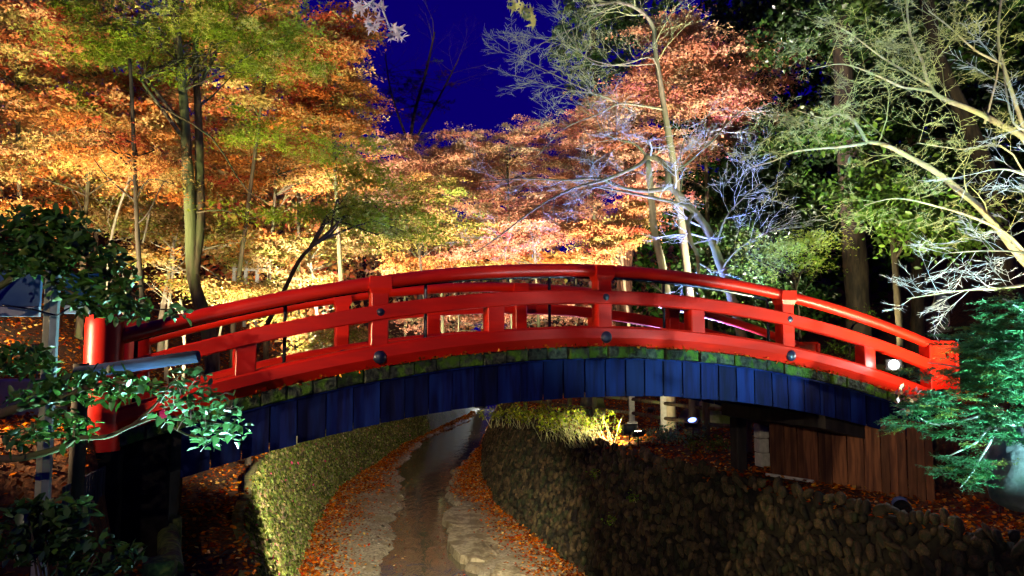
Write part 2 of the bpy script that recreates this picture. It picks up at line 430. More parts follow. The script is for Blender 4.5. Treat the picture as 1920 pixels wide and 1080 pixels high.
# ------------------------------------------------------------------ retaining walls
def wall_grid(side, ys, nz, thick=.14):
    """closed wall: battered face, coping and back"""
    top = RT(ys) if side > 0 else LT(ys); bat = (-BATR if side > 0 else BATL)
    zz = np.linspace(-.35, BANK+.03, nz)
    rows = []
    for k, z in enumerate(zz):
        rows.append(np.stack([top + bat*(1-z/BANK), ys, np.full_like(ys, z)], -1))
    rows.append(np.stack([top + side*thick, ys, np.full_like(ys, BANK+.03)], -1))
    rows.append(np.stack([top + side*thick, ys, np.full_like(ys, -.35)], -1))
    A = np.stack(rows, 0)
    return A[...,0], A[...,1], A[...,2]
rw = thing('stone_wall', (RT(10.)+0, 10, BANK), 'tall dark wall of rounded cobbles along the right bank of the stream', 'wall')
ysw = np.linspace(4, 64, 130)
Xw, Yw2, Zw = wall_grid(1, ysw, 14)
o = link('joint_bed', grid_mesh('joint_bed', Xw, Yw2, Zw, M['mortar']), rw); o.matrix_parent_inverse = rw.matrix_world.inverted() if False else o.matrix_parent_inverse
o.location = -np.array(rw.location)
# cobbles
def cobble_mesh(seed):
    r_ = np.random.default_rng(seed); vs, fs = [], []
    n, prof = 7, [(.0,-.5),(.62,-.42),(.97,-.05),(.78,.32),(.0,.47)]
    rings = []
    for k, (rr, z) in enumerate(prof):
        if rr == 0: rings.append([len(vs)]); vs.append((r_.normal(0,.05), r_.normal(0,.05), z)); continue
        ring = []
        for j in range(n):
            a = 2*math.pi*j/n; q_ = rr*.5*(1+r_.normal(0,.10)); ring.append(len(vs)); vs.append((q_*math.cos(a), q_*math.sin(a), z+r_.normal(0,.04)))
        rings.append(ring)
    for A, B in zip(rings[:-1], rings[1:]):
        if len(A) == 1: fs += [(A[0], B[(j+1)%n], B[j]) for j in range(n)]
        elif len(B) == 1: fs += [(A[j], A[(j+1)%n], B[0]) for j in range(n)]
        else: fs += [(A[j], A[(j+1)%n], B[(j+1)%n], B[j]) for j in range(n)]
    return np.array(vs), fs
COB = [cobble_mesh(s) for s in range(8)]
COBM = []
for vs, fs in COB:
    me = bpy.data.meshes.new('cobble'); me.from_pydata([tuple(v) for v in vs], [], fs); me.materials.append(M['stone'])
    me.polygons.foreach_set("use_smooth", [True]*len(me.polygons)); COBM.append(me)
stones = []
zrow = .05; row = 0
# lay rows of leaning oval stones, following the wall
while zrow < BANK+.02:
    h = rng.uniform(.12, .19)
    y = 5.0 + rng.uniform(0, .2)
    while y < 35:
        w = rng.choice([.07,.09,.11,.13,.17])*rng.uniform(.85,1.15)*(1 + .2*(y > 20))
        stones.append((y, zrow + h*.5 + rng.normal(0, .045), w, h*rng.uniform(.65, 1.4), rng.normal(.35, .45)))
        yy_ = y; slope = float(RT(y+.2)-RT(y-.2))/.4
        y += w*.93/math.hypot(1, slope)
    zrow += h*.92; row += 1
from mathutils import Matrix, Vector, Euler
def stone_matrix(st):
    y, z, w, h, lean = st
    slope = float(RT(y+.2)-RT(y-.2))/.4
    tx, ty = slope, 1.0; ln = math.hypot(tx, ty); tx /= ln; ty /= ln
    tang = Vector((tx, ty, 0)); upw = Vector((BATR/BANK, 0, 1)).normalized()
    nrm = tang.cross(upw).normalized()
    if nrm.x > 0: nrm = -nrm
    upw = nrm.cross(tang).normalized()
    if upw.z < 0: upw = -upw
    a = tang*math.cos(lean) - upw*math.sin(lean); bq = tang*math.sin(lean) + upw*math.cos(lean)
    x = float(RT(y)) - BATR*(1-z/BANK)
    p = Vector((x, y, z)) + nrm*random.uniform(-.02, .028)
    d_ = random.uniform(.11, .15)
    return Matrix(((a.x*w*1.04, nrm.x*d_, bq.x*h*1.04, p.x), (a.y*w*1.04, nrm.y*d_, bq.y*h*1.04, p.y), (a.z*w*1.04, nrm.z*d_, bq.z*h*1.04, p.z), (0,0,0,1)))
def seen_area(st):
    y, z, w, h, _ = st
    x = float(RT(y)) - BATR*(1-z/BANK)
    dz = (z - ZC)
    px = 960 + F_PX*x/y; py = 650 - F_PX*dz/y
    ok = -20 < px < 1930 and 740 < py < 1085
    return (w*h/(y*y)) if ok else 0
order = sorted(range(len(stones)), key=lambda i: -seen_area(stones[i]))
big, rest = order[:300], order[300:]
rwi = Matrix.Translation(Vector(rw.location)).inverted()
for k, i in enumerate(big):
    o = link('cobble', COBM[k % 8], rw)
    mt = rwi @ stone_matrix(stones[i]); o.matrix_local = mt
vv, ff = [], []
st_v, st_l, st_s, base, ls = [], [], [], 0, 0
for k, i in enumerate(rest):
    vs, fs = COB[k % 8]; mt = np.array(rwi @ stone_matrix(stones[i]))
    st_v.append(vs @ mt[:3,:3].T + mt[:3,3])
    for f in fs: st_l.extend([q_+base for q_ in f]); st_s.append(ls); ls += len(f)
    base += len(vs)
o = link('cobble_facing', np_mesh('cobble_facing', np.concatenate(st_v), st_l, st_s, None, M['stone'], None, True), rw); tag(o, kind='stuff')

lw = thing('mossy_wall', (LT(10.)+0, 10, BANK), 'moss covered retaining wall on the left bank, lit yellow', 'wall')
lw["label"] = 'moss covered retaining wall on the left bank of the stream, lit yellow'
Xw, Yw2, Zw = wall_grid(-1, ysw, 14)
Xw = Xw + wob(Yw2, Zw*2, 2.4, .05)
o = link('wall_face', grid_mesh('wall_face', Xw, Yw2, Zw, M['mosswall']), lw); o.location = -np.array(lw.location)
N = 42000
ym = 4.5 + (rng.uniform(0, 1, N)**1.7)*34; zm = rng.uniform(-.05, BANK+.06, N)
xm = LT(ym) + BATL*(1-zm/BANK) + wob(ym, zm*2, 2.4, .05) + rng.uniform(-.01, .05, N) + .06*np.clip(wob(ym, zm, 5.5, 1.0, 3), 0, 1)*rng.uniform(0,1,N) + (rng.uniform(0,1,N) < .04)*rng.uniform(0,.12,N)
pm = np.stack([xm, ym, zm], -1) - np.array(lw.location)
mosspal = [(5,(.17,.19,.06)),(4,(.09,.12,.03)),(3,(.26,.26,.11)),(3,(.20,.16,.10)),(2,(.05,.07,.02)),(.10,(.55,.10,.2))]
cm = palette(mosspal, N, .3)
o = link('moss_leaves', leaf_mesh('moss_leaves', pm, rng.uniform(.028, .075, N)*(1+ym*.015), cm, M['moss'], 'kite', .7, yaw=rng.normal(0, .9, N), pitch=1.0), lw); tag(o, kind='stuff')
# pale broken ledges beside the water
def slab(pts2d, z0, z1, name, label, m_):
    b_ = MB(); n_ = len(pts2d)
    cx = np.mean([p[0] for p in pts2d]); cy = np.mean([p[1] for p in pts2d])
    lo = [(p[0], p[1], z0) for p in pts2d]; hi = [(cx+(p[0]-cx)*.93, cy+(p[1]-cy)*.93, z1 + random.uniform(-.02,.02)) for p in pts2d]
    b_.add(lo+hi+[(cx, cy, z1+.01)], [(i, (i+1)%n_, n_+(i+1)%n_, n_+i) for i in range(n_)] + [(n_+i, n_+(i+1)%n_, 2*n_) for i in range(n_)])
    return tag(b_.obj(name, m_, None, False), label, 'rock')

# pebbles strewn along both shores
n_ = 2600; y = 11*(40/11)**rng.uniform(0,1,n_); lft = rng.uniform(0,1,n_) < .6
x = np.where(lft, np.interp(y,WLY,WLX)+.12-np.abs(rng.normal(0,.55,n_)), np.interp(y,WRY,WRX)-.05+np.abs(rng.normal(0,.45,n_)))
ok = (x > LT(y)+BATL) & (x < RT(y)-BATR); x, y = x[ok], y[ok]; n_ = len(x)
oc = V(*[1,0,0, 0,1,0, -1,0,0, 0,-1,0, 0,0,.8, 0,0,-.8]).reshape(-1,3)
sz = (.018*np.exp(rng.normal(0,.5,n_)))[:,None,None]*np.stack([rng.uniform(.8,1.6,n_),rng.uniform(.7,1.2,n_),rng.uniform(.5,.9,n_)],-1)[:,None,:]
th_ = rng.uniform(0,6.28,n_)[:,None]; pv = oc[None]*sz*np.exp(rng.normal(0,.15,(n_,6,1)))
pv = np.stack([pv[...,0]*np.cos(th_)-pv[...,1]*np.sin(th_), pv[...,0]*np.sin(th_)+pv[...,1]*np.cos(th_), pv[...,2]],-1) + np.stack([x,y,bedz(x,y)+.004],-1)[:,None,:]
tri = np.array([0,1,4,1,2,4,2,3,4,3,0,4,1,0,5,2,1,5,3,2,5,0,3,5]); lp_ = (np.arange(n_)[:,None]*6+tri[None]).ravel()
tag(link('pebbles', np_mesh('pebbles', pv.reshape(-1,3), lp_, np.arange(n_*8)*3, None, piece_mat('shore_pebble', (.16,.14,.10), (.34,.30,.22), (.10,.09,.06), 12, .7, .3, vr=(.4,1.6)), None, True)), 'grey pebbles strewn along both shores of the stream', 'pebbles', kind='stuff')
# ------------------------------------------------------------------ fallen leaves
litpal = [(5,(.30,.075,.02)),(4,(.42,.13,.03)),(2,(.22,.03,.012)),(2,(.50,.24,.07)),(1,(.6,.38,.14)),(3,(.13,.04,.015))]
dullpal = [(5,(.20,.04,.012)),(4,(.28,.07,.02)),(3,(.12,.02,.01)),(1,(.42,.16,.05))]
def litter(name, label, x, y, z, size, pal, tilt=.35):
    n_ = len(x); p = np.stack([x, y, z + rng.uniform(.006, .03, n_)], -1)
    tag(link(name, leaf_mesh(name, p, size*rng.uniform(.7, 1.3, n_), palette(pal, n_, .3), M['litter'], 'kite', tilt)), label, 'fallen leaves', kind='stuff')
def near_pdf(n_, y0, y1, pw=2.0): return y0*(y1/y0)**(rng.uniform(0,1,n_)**(1/1.0))
n_ = 24000; y = near_pdf(n_, 11, 50)
wl_ = np.interp(y, WLY, WLX); x0_ = LT(y)+BATL-.05
u = rng.uniform(0, 1, n_)**1.35; x = x0_ + (wl_-.03-x0_)*u
k = (rng.uniform(0,1,n_) < np.clip(1.15 - u*1.45 + wob(x,y,2.2,.35) + (y>22)*.4, .05, 1))
x, y = x[k], y[k]; litter('fallen_leaves', 'red brown fallen leaves on the shore below the mossy wall', x, y, bedz(x, y), .062*(1+y*.012), litpal)
n_ = 22000; y = near_pdf(n_, 11, 46)
wr_ = np.interp(y, WRY, WRX); x1_ = RT(y)-BATR+.12
u = rng.uniform(0, 1, n_)**.75; x = wr_+.05 + (x1_-wr_-.05)*u
k = (rng.uniform(0,1,n_) < np.clip(-.5 + u*1.6 + wob(x,y,2.2,.3) + (y>21)*.8, .03, 1))
x, y = x[k], y[k]; litter('fallen_leaves', 'dark red fallen leaves on the shore below the cobble wall', x, y, bedz(x, y), .062*(1+y*.012), litpal)
n_ = 9000; y = near_pdf(n_, 5.5, 24); x = LT(y) - .02 - (rng.uniform(0,1,n_)**1.2)*4.0
litter('fallen_leaves', 'fallen leaves on the path under the left end of the red bridge', x, y, land(x, y), .065, litpal)
n_ = 38000; y = near_pdf(n_, 9, 40); x = LT(y) - 3.0 - (rng.uniform(0,1,n_)**1.3)*22
litter('fallen_leaves', 'orange brown fallen leaves covering the left hillside', x, y, land(x, y), .085*(1+y*.008), litpal)
n_ = 22000; y = near_pdf(n_, 6, 34); x = RT(y) + .0 + (rng.uniform(0,1,n_)**1.3)*9
litter('fallen_leaves', 'fallen leaves on top of the right bank', x, y, land(x, y)+.02, .07*(1+y*.008), litpal)

n_ = 260; y = near_pdf(n_, 12, 40); a_ = np.interp(y, WLY, WLX); b2 = np.interp(y, WRY, WRX); x = a_ + (b2-a_)*np.where(rng.uniform(0,1,n_) < .5, rng.uniform(0,.25,n_), rng.uniform(.75,1,n_))
litter('floating_leaves', 'few fallen leaves floating along the edges of the stream', x, y, np.zeros(n_)+.001, .06, litpal, .12)
# ------------------------------------------------------------------ the red bridge
def zb(s): return 4.651 - .0305*np.asarray(s, float)**2
bridge = thing('arched_bridge', (BO[0], BO[1], 0), 'arched vermilion wooden footbridge with navy side boards over the stream', 'bridge', rz=BANG)
def sweep(prof, s0, s1, n_, mt, name, zoff=0, smooth=False, fl=False, label=None):
    b_ = MB(); k = len(prof); vs, fs = [], []
    for i in range(n_+1):
        s = s0 + (s1-s0)*i/n_
        for (y, z) in prof: vs.append((s, (BW - y) if fl else y, float(zb(s)) + z + zoff))
    for i in range(n_):
        for j in range(k):
            j2 = (j+1) % k; fs.append((i*k+j, i*k+j2, (i+1)*k+j2, (i+1)*k+j))
    fs.append(tuple(range(k-1,-1,-1))); fs.append(tuple(range(n_*k, n_*k+k)))
    b_.add(vs, fs); return b_.obj(name, mt, bridge, 'auto' if smooth else False)
circ = lambda cy, cz, r_, n_=16: [(cy + r_*math.cos(2*math.pi*i/n_), cz + r_*math.sin(2*math.pi*i/n_)) for i in range(n_)]
ch = lambda y0, y1, z0, z1, c_=.012: [(y0+c_,z0),(y1-c_,z0),(y1,z0+c_),(y1,z1-c_),(y1-c_,z1),(y0+c_,z1),(y0,z1-c_),(y0,z0+c_)]
PS = [-2.73, 0.0, 2.77]; SS = [-4.08, -1.4, 1.33, 4.17]
beam_prof = [(.07,-.245),(.0,-.14),(.0,-.03),(.03,0),(.25,0),(.28,-.03),(.28,-.245)]
for fl in (False, True):
    sweep(beam_prof, -5.3, 5.75, 48, M['red'], 'kerb_beam', fl=fl)
    sweep(ch(.0, .12, .265, .43), -5.2, 5.6, 48, M['red'], 'middle_rail', fl=fl)
    sweep(circ(.10, .675, .076), -5.2, 5.55, 56, M['red'], 'hand_rail', fl=fl, smooth=True)
    Yf = (lambda a, b: (BW-b, BW-a)) if fl else (lambda a, b: (a, b))
    for s in PS:
        z0 = float(zb(s)); y0, y1 = Yf(.02, .20)
        MB().cbox(s-.095, s+.095, y0, y1, z0-.02, z0+.57, .012).obj('rail_post', M['red'], bridge)
        b_ = MB(); ya, yb_ = Yf(-.005, .205); yc, yd = Yf(.02,.2)
        b_.add([(s-.095,yc,z0+.55),(s+.095,yc,z0+.55),(s+.095,yd,z0+.55),(s-.095,yd,z0+.55),(s-.125,ya,z0+.61),(s+.125,ya,z0+.61),(s+.125,yb_,z0+.61),(s-.125,yb_,z0+.61),
                (s-.115,ya,z0+.735),(s+.115,ya,z0+.735),(s+.115,yb_,z0+.735),(s-.115,yb_,z0+.735)],
               [(3,2,1,0),(0,1,5,4),(1,2,6,5),(2,3,7,6),(3,0,4,7),(4,5,9,8),(5,6,10,9),(6,7,11,10),(7,4,8,11),(8,9,10,11)])
        b_.obj('rail_saddle', M['red'], bridge)
        for zz_, rr_, yy0 in ((.348,.042,0.0),(-.135,.072,0.0)):
            b_ = MB(); prof = [(rr_,0),(rr_,.012),(rr_*.86,.03),(rr_*.5,.046),(rr_*.12,.052)] if rr_ > .05 else [(rr_,0),(rr_,.01),(rr_*.78,.012),(rr_*.7,.022),(rr_*.3,.03)]
            nn_ = 20; vs, fs = [], []
            sg = 1 if fl else -1; yb0 = BW if fl else 0
            for r_, h_ in prof:
                for k in range(nn_):
                    a_ = 2*math.pi*k/nn_; vs.append((s + r_*math.cos(a_), yb0 + sg*(h_-.004), z0+zz_+r_*math.sin(a_)))
            for i in range(len(prof)-1):
                for k in range(nn_): fs.append((i*nn_+k, i*nn_+(k+1)%nn_, (i+1)*nn_+(k+1)%nn_, (i+1)*nn_+k))
            fs.append(tuple(range((len(prof)-1)*nn_, len(prof)*nn_)))
            b_.add(vs, fs); b_.obj('bolt_cap', M['cap'], bridge, 'auto')
            if fl:   # the inner ends of the bolts show from here
                b2 = MB(); vs2 = [(v_[0], BW-.122 - (v_[1]-BW)*.6 if rr_ < .05 else BW-.284-(v_[1]-BW)*.6, v_[2]) for v_ in vs]
                b2.add(vs2, fs); b2.obj('bolt_nut', M['cap'], bridge, 'auto')
    for s in SS:
        z0 = float(zb(s)); dz = abs(.061*s)*.1
        y0, y1 = Yf(.015, .20)
        MB().cbox(s-.10, s+.10, y0, y1, z0-.03-dz, z0+.275+dz, .01).obj('rail_strut', M['red'], bridge)
# left newels: stout round posts with eased heads
for tt in (.10, BW-.10):
    MB().lathe((-5.36, tt, 0), [(.172,3.42),(.172,4.60),(.166,4.67),(.145,4.72),(.10,4.74),(.02,4.745)], 32).obj('newel_post', M['red'], bridge, 'auto')
    MB().cbox(-5.56, -5.16, tt-.2, tt+.2, 2.2, 3.42, .02).obj('newel_shade_base', M['shade_black'], bridge)  # added black foot, stands in for the newel's dim lower part
# right ends: square framed post with a round hole in the plate
for tt in (.0, BW-.2):
    b_ = MB(); nn_ = 24; cx_, cz_, hw, hh = 5.62, 4.235, .215, .30; vs, fs = [], []
    for d_ in (tt+.03, tt+.07):
        for k in range(nn_):
            a_ = 2*math.pi*(k+.5)/nn_; ca_, sa_ = math.cos(a_), math.sin(a_); q_ = max(abs(ca_), abs(sa_))
            vs.append((cx_ + hw*ca_/q_, d_, cz_-.05 + hh*sa_/q_))
        for k in range(nn_):
            a_ = 2*math.pi*(k+.5)/nn_; vs.append((cx_+.06 + .042*math.cos(a_), d_, cz_+.05 + .05*math.sin(a_)))
    for k in range(nn_):
        k2 = (k+1) % nn_
        fs += [(k,k2,nn_+k2,nn_+k), (2*nn_+k,3*nn_+k,3*nn_+k2,2*nn_+k2), (k,2*nn_+k,2*nn_+k2,k2), (nn_+k,nn_+k2,3*nn_+k2,3*nn_+k)]
    b_.add(vs, fs).obj('end_plate', M['red_old'], bridge)
    MB().cbox(5.30, 5.41, tt, tt+.2, 3.55, 4.42, .01).obj('end_post', M['red'], bridge)
    MB().cbox(5.80, 5.86, tt-.02, tt+.22, 3.55, 4.47, .01).obj('end_post', M['red'], bridge)
    MB().cbox(5.37, 5.84, tt+.01, tt+.2, 4.44, 4.49, .008).obj('end_cap', M['red'], bridge)
    MB().cbox(5.41, 5.80, tt+.02, tt+.2, 3.78, 3.90, .008).obj('end_sill', M['red'], bridge)
# black pipe rail just inside the near railing
b_ = MB(); ss_ = np.linspace(-5.12, 2.74, 44); b_.tube([(s, .33, float(zb(s))+.615) for s in ss_], .021, 10); b_.obj('pipe_rail', M['blackpipe'], bridge, 'auto')
for s in (-5.11, -3.69, -2.15, -.60, 1.02, 2.68):
    MB().tube([(s, .33, float(zb(s))-.28), (s, .33, float(zb(s))+.61)], .019, 10).obj('pipe_post', M['blackpipe'], bridge, 'auto')
# deck planks, their ends showing under the beam
s = -5.25
while s < 5.55:
    w = random.uniform(.245, .285); sm = s + w/2; sl = -.061*sm; z0 = float(zb(sm)); h0 = random.uniform(-.012, .012); e0 = random.uniform(-.02, .035)
    b_ = MB(); x0_, x1_ = s+.004, s+w-.006
    t0_, t1_ = z0-.25+h0, z0-.385+h0*.5
    y0_, y1_ = .03+e0, BW-.03-e0
    cc = .012
    za = lambda x_, z_: z_ + sl*(x_-sm)
    b_.add([(x0_+cc,y0_,za(x0_,t1_)+cc),(x1_-cc,y0_,za(x1_,t1_)+cc),(x1_-cc,y0_,za(x1_,t0_)-cc),(x0_+cc,y0_,za(x0_,t0_)-cc),
            (x0_,y0_+cc,za(x0_,t1_)),(x1_,y0_+cc,za(x1_,t1_)),(x1_,y0_+cc,za(x1_,t0_)),(x0_,y0_+cc,za(x0_,t0_)),
            (x0_,y1_,za(x0_,t1_)),(x1_,y1_,za(x1_,t1_)),(x1_,y1_,za(x1_,t0_)),(x0_,y1_,za(x0_,t0_))],
           [(0,1,2,3),(0,4,5,1),(1,5,6,2),(2,6,7,3),(3,7,4,0),(4,8,9,5),(5,9,10,6),(6,10,11,7),(7,11,8,4),(8,11,10,9)])
    b_.obj('deck_plank', M['deck'], bridge); s += w
# lapped navy boards, both sides
for fl in (False, True):
    s = -4.66; k = 0
    while s < 5.35:
        w = random.uniform(.262, .292); sm = s+w/2; sl = -.061*sm
        zt = float(zb(sm))-.392; zl = float(zb(sm))-.85 + random.uniform(-.004,.004) - .012*min(0, s+2.5)*-1 + .012*max(0, s-2.5)
        y0_ = .085; d_ = .014
        ya, yb_ = (y0_+.014, y0_-.012) if s < -1 else (y0_+.003, y0_-.003)     # each board tilts so that its right edge laps the next
        gp = .010 if s > -1 else .006; xa, xb = s+gp, s+w-gp
        pts = [(xa,ya),(xb-.004,yb_),(xb,yb_+.006),(xb,yb_+d_),(xa,ya+d_)]
        if fl: pts = [(p_[0], BW-p_[1]) for p_ in pts]
        b_ = MB(); kk = len(pts)
        b_.add([(p_[0],p_[1],zl+sl*(p_[0]-sm)) for p_ in pts]+[(p_[0],p_[1],zt+sl*(p_[0]-sm)) for p_ in pts],
               [tuple(range(kk-1,-1,-1)), tuple(range(kk,2*kk))]+[(i,(i+1)%kk,kk+(i+1)%kk,kk+i) for i in range(kk)])
        b_.obj('side_board', M['fascia'], bridge); s += w; k += 1
    sweep(ch(.05, .10, -.405, -.388, .004), -4.66, 5.3, 40, M['fascia'], 'board_capping', fl=fl)
for y_ in (.22, 1.2, 2.2, BW-.5):
    sweep([(y_,-.80),(y_+.26,-.80),(y_+.26,-.39),(y_,-.39)], -5.2, 5.6, 40, M['darkwood'], 'girder')
for (s, t) in ((3.78, 2.45), (4.75, 2.45)):
    p = bxy(s, t); zg = float(land(p[0], p[1])); MB().cbox(s-.10, s+.10, t-.1, t+.1, zg-.2, float(zb(s))-1.0, .012).obj('pier_post', M['darkwood'], bridge)
sweep([(.3,-1.0),(BW-.3,-1.0),(BW-.3,-.81),(.3,-.81)], 3.6, 4.9, 4, M['darkwood'], 'pier_crossbeam')
# abutments
for sg, s0_, s1_ in ((-1,-5.9,-4.75),(1,4.9,6.2)):
    MB().cbox(s0_, s1_, .14, BW-.14, 1.9, 3.62 if sg < 0 else 3.4, .02).obj('abutment', M['shade_black'], bridge)

# leaves lying along the kerb of the bridge
n_ = 420; s = rng.uniform(-5.0, 5.2, n_); p = bxy(s[:,None], (.015+rng.uniform(0,.05,n_))[:,None])
litter('fallen_leaves', 'few curled dry leaves caught along the edge of the bridge deck', p[:,0], p[:,1], zb(s)-.255, .045, litpal, .7)
# (more below)
# ------------------------------------------------------------------ trees
def smooth_path(pts, n_=None):
    P_ = [np.asarray(p, float) for p in pts]
    if len(P_) < 3: return P_
    n_ = n_ or 4; out = []
    for i in range(len(P_)-1):
        p0, p1, p2, p3 = P_[max(i-1,0)], P_[i], P_[i+1], P_[min(i+2,len(P_)-1)]
        for k in range(n_):
            t = k/n_; out.append(.5*((2*p1)+(-p0+p2)*t+(2*p0-5*p1+4*p2-p3)*t*t+(-p0+3*p1-3*p2+p3)*t**3))
    out.append(P_[-1]); return out
def norm(d): return d/(np.linalg.norm(d)+1e-9)
def grow(B, p, d, L, r_, lvl, o, tips):
    """a twig with side twigs; o: wob, up, flat, n, ang, ratio"""
    ns = 3 if lvl else 2
    pts, rr = [p], [r_]; d = norm(d)
    for i in range(ns):
        d = norm(d + rng.normal(0, o['wob'], 3)*V(1,1,o['flat']) + V(0,0,o['up']))
        p = p + d*L/ns; pts.append(p); rr.append(max(r_*(1-.75*(i+1)/ns), o['rmin']))
    B.tube(pts, rr, 4 if r_ > .012 else 3, cap=False)
    tips.append(p)
    if lvl == 0: return
    for k in range(o['n']):
        f = .22 + .78*(k+rng.uniform(0,1))/o['n']; i = min(int(f*ns), ns-1); q_ = pts[i] + (pts[i+1]-pts[i])*(f*ns-i)
        dd = norm(pts[i+1]-pts[i])
        side = norm(np.cross(dd, V(0,0,1)) + 1e-4); w = (1 if k % 2 else -1)
        az = rng.normal(0, .55); sv = side*math.cos(az)*w + np.cross(side, dd)*math.sin(az)
        sv[2] *= o['flat']
        a = o['ang']*rng.uniform(.75, 1.25)
        grow(B, q_, dd*math.cos(a)+sv*math.sin(a), L*o['ratio']*rng.uniform(.7,1.15)*(1.15-.45*f), max(r_*.55*(1-.4*f), o['rmin']), lvl-1, o, tips)
TW = dict(wob=.22, up=.03, flat=.6, n=5, ang=.75, ratio=.58, rmin=.0022)
def limb_twigs(B, path, n_, L, r_, lvl, o, tips, f0=.25, bias=V(0,0,.25)):
    path = [np.asarray(p) for p in path]; m_ = len(path)-1
    for k in range(n_):
        f = f0 + (1-f0)*(k+rng.uniform(0,1))/n_; i = min(int(f*m_), m_-1); q_ = path[i]+(path[i+1]-path[i])*(f*m_-i)
        dd = norm(path[i+1]-path[i]); side = rng.normal(0,1,3); side -= dd*np.dot(side,dd); side = norm(side)
        grow(B, q_, norm(dd*.55+side*.8+bias), L*rng.uniform(.6,1.2), r_, lvl, o, tips)
def clusters(ells, ncl, per, pal, size, cr=(.35,.8), th=.07, holes=.0, droop=.25):
    """leaf sprays lying in level layers through the ellipsoids of a crown"""
    w = np.array([e[3]*e[4]*e[5] for e in ells]); w = w/w.sum()
    C, S_, K_, cc = [], [], [], []
    ke = rng.choice(len(ells), ncl, p=w)
    for k in ke:
        cx, cy, cz, rx, ry, rz = ells[k]
        d = rng.normal(0,1,3); d /= np.linalg.norm(d); q_ = rng.uniform(0,1)**(1/2.4)
        cc.append((cx+d[0]*rx*q_, cy+d[1]*ry*q_, cz+d[2]*rz*q_))
    cc = np.array(cc)
    base = palette(pal, ncl, .12)
    npc = rng.integers(int(per*.5), int(per*1.5), ncl)
    idx = np.repeat(np.arange(ncl), npc); N_ = len(idx)
    rad = rng.uniform(*cr, ncl)[idx]; ang = rng.uniform(0, 2*math.pi, N_); rr = np.sqrt(rng.uniform(0,1,N_))
    tx = rng.normal(0, .16, ncl)[idx]; ty = rng.normal(0, .16, ncl)[idx]
    # fingers: leaf density follows a few shoots in every spray
    ph = rng.uniform(0, 6.28, ncl)[idx]; kf = rng.integers(3, 6, ncl)[idx]
    rr = rr*(.62 + .38*np.cos(ang*kf+ph))
    dx = rad*rr*np.cos(ang); dy = rad*rr*np.sin(ang)
    dz = rng.normal(0, th, N_) + tx*dx + ty*dy - droop*rr*rr*rad
    pos = cc[idx] + np.stack([dx, dy, dz], -1)
    colr = base[idx]*np.exp(rng.normal(0, .22, (N_,1)))*np.exp(rng.normal(0, .06, (N_,3)))
    return pos, size*rng.uniform(.7, 1.3, N_), colr, cc
TREES = []
def tree(name, label, stems, ells=(), ncl=0, per=110, pal=None, size=.075, bark='bark', ground=True, branches=26, twigs=None,
         leafmat='leaf', shape='maple', cr=(.35,.8), th=.07, tilt=.5, cat='tree', group=None, twigmat=None, extra_leaves=None, droop=.25):
    """stems: list of (points, r0, r1, n_twigs, twig_len); the first is the trunk"""
    trunk = [np.asarray(p, float) for p in stems[0][0]]
    if ground:
        b0 = trunk[0]; zg = float(land(b0[0], b0[1])); base = V(b0[0], b0[1], zg-.15)
        if b0[2] > zg + .3: trunk = [base, base*.45 + b0*.55 + V(random.uniform(-.05,.05),0,0)] + trunk
        else: trunk[0] = base
    else: base = trunk[0]
    root = thing(name, base, label, cat, group); off_ = np.array(root.location)
    rel = lambda path: [p - off_ for p in path]
    tw = MB(); tips = []; paths = []
    for k, st in enumerate(stems):
        pts = smooth_path(trunk if k == 0 else st[0], 4); paths.append(pts)
        m_ = len(pts); rad = [st[1] + (st[2]-st[1])*(i/(m_-1))**.8 for i in range(m_)]
        if k == 0 and ground: rad[0] *= 1.5; rad[1] *= 1.15
        rad = [q_*(1+random.uniform(-.07,.07)) for q_ in rad]
        MB().tube(rel(pts), rad, 10 if st[1] > .05 else 6).obj('trunk' if k == 0 else 'limb', M[bark], root, True)
        if st[3] and twigs: limb_twigs(tw, rel(pts), st[3], st[4], st[2]*.4+.0025, twigs.get('lvl',2), twigs, tips, st[5] if len(st) > 5 else .3)
    if ells and ncl:
        pos, sz, colr, cc = clusters(ells, ncl, per, pal, size, cr, th, droop=droop)
        for k in range(branches):
            q_ = cc[rng.integers(len(cc))]; pa = paths[rng.integers(len(paths))]; s0 = pa[int(len(pa)*rng.uniform(.45,.98))]
            s0 = min((pa[int(len(pa)*min(.99,f+rng.uniform(-.06,.06)))] for f in (.45,.55,.65,.75,.85,.95)), key=lambda z_: np.linalg.norm(z_-q_)*.6+abs(z_[2]-q_[2]+.6))
            m1 = s0*.62+q_*.38+V(0,0,rng.uniform(-.1,.35)); m2 = s0*.25+q_*.75+rng.normal(0,.12,3)
            tw.tube(rel(smooth_path([s0, m1, m2, q_], 3)), list(np.linspace(.022, .005, 10)), 4, cap=False)
        if extra_leaves is not None:
            p2, s2, c2 = extra_leaves; pos = np.concatenate([pos,p2]); sz = np.concatenate([sz,s2]); colr = np.concatenate([colr,c2])
        tag(link('crown', leaf_mesh('crown', pos-off_, sz, colr, M[leafmat], shape, tilt), root), kind='stuff')
    if tw.v: tag(tw.obj('twigs', M[twigmat or bark], root, True), kind='stuff')
    return root, tips, off_
def E3(px, py, Y, rx, rz, ry=None): p = at(px, py, Y); return (p[0], p[1], p[2], rx, ry or rx*.8, rz)
A = at
ORANGE = [(4,(.58,.27,.10)),(3,(.56,.20,.07)),(3,(.58,.36,.15)),(1,(.44,.10,.06)),(3,(.42,.33,.11))]
RED = [(3,(.52,.20,.09)),(3,(.56,.26,.11)),(2,(.44,.11,.06)),(3,(.54,.34,.15)),(3,(.40,.31,.11))]
GOLD = [(4,(.50,.33,.13)),(3,(.56,.41,.19)),(2,(.50,.24,.08)),(4,(.38,.38,.11))]
LIME = [(5,(.32,.39,.06)),(3,(.22,.30,.04)),(3,(.48,.48,.12)),(1,(.15,.20,.03))]
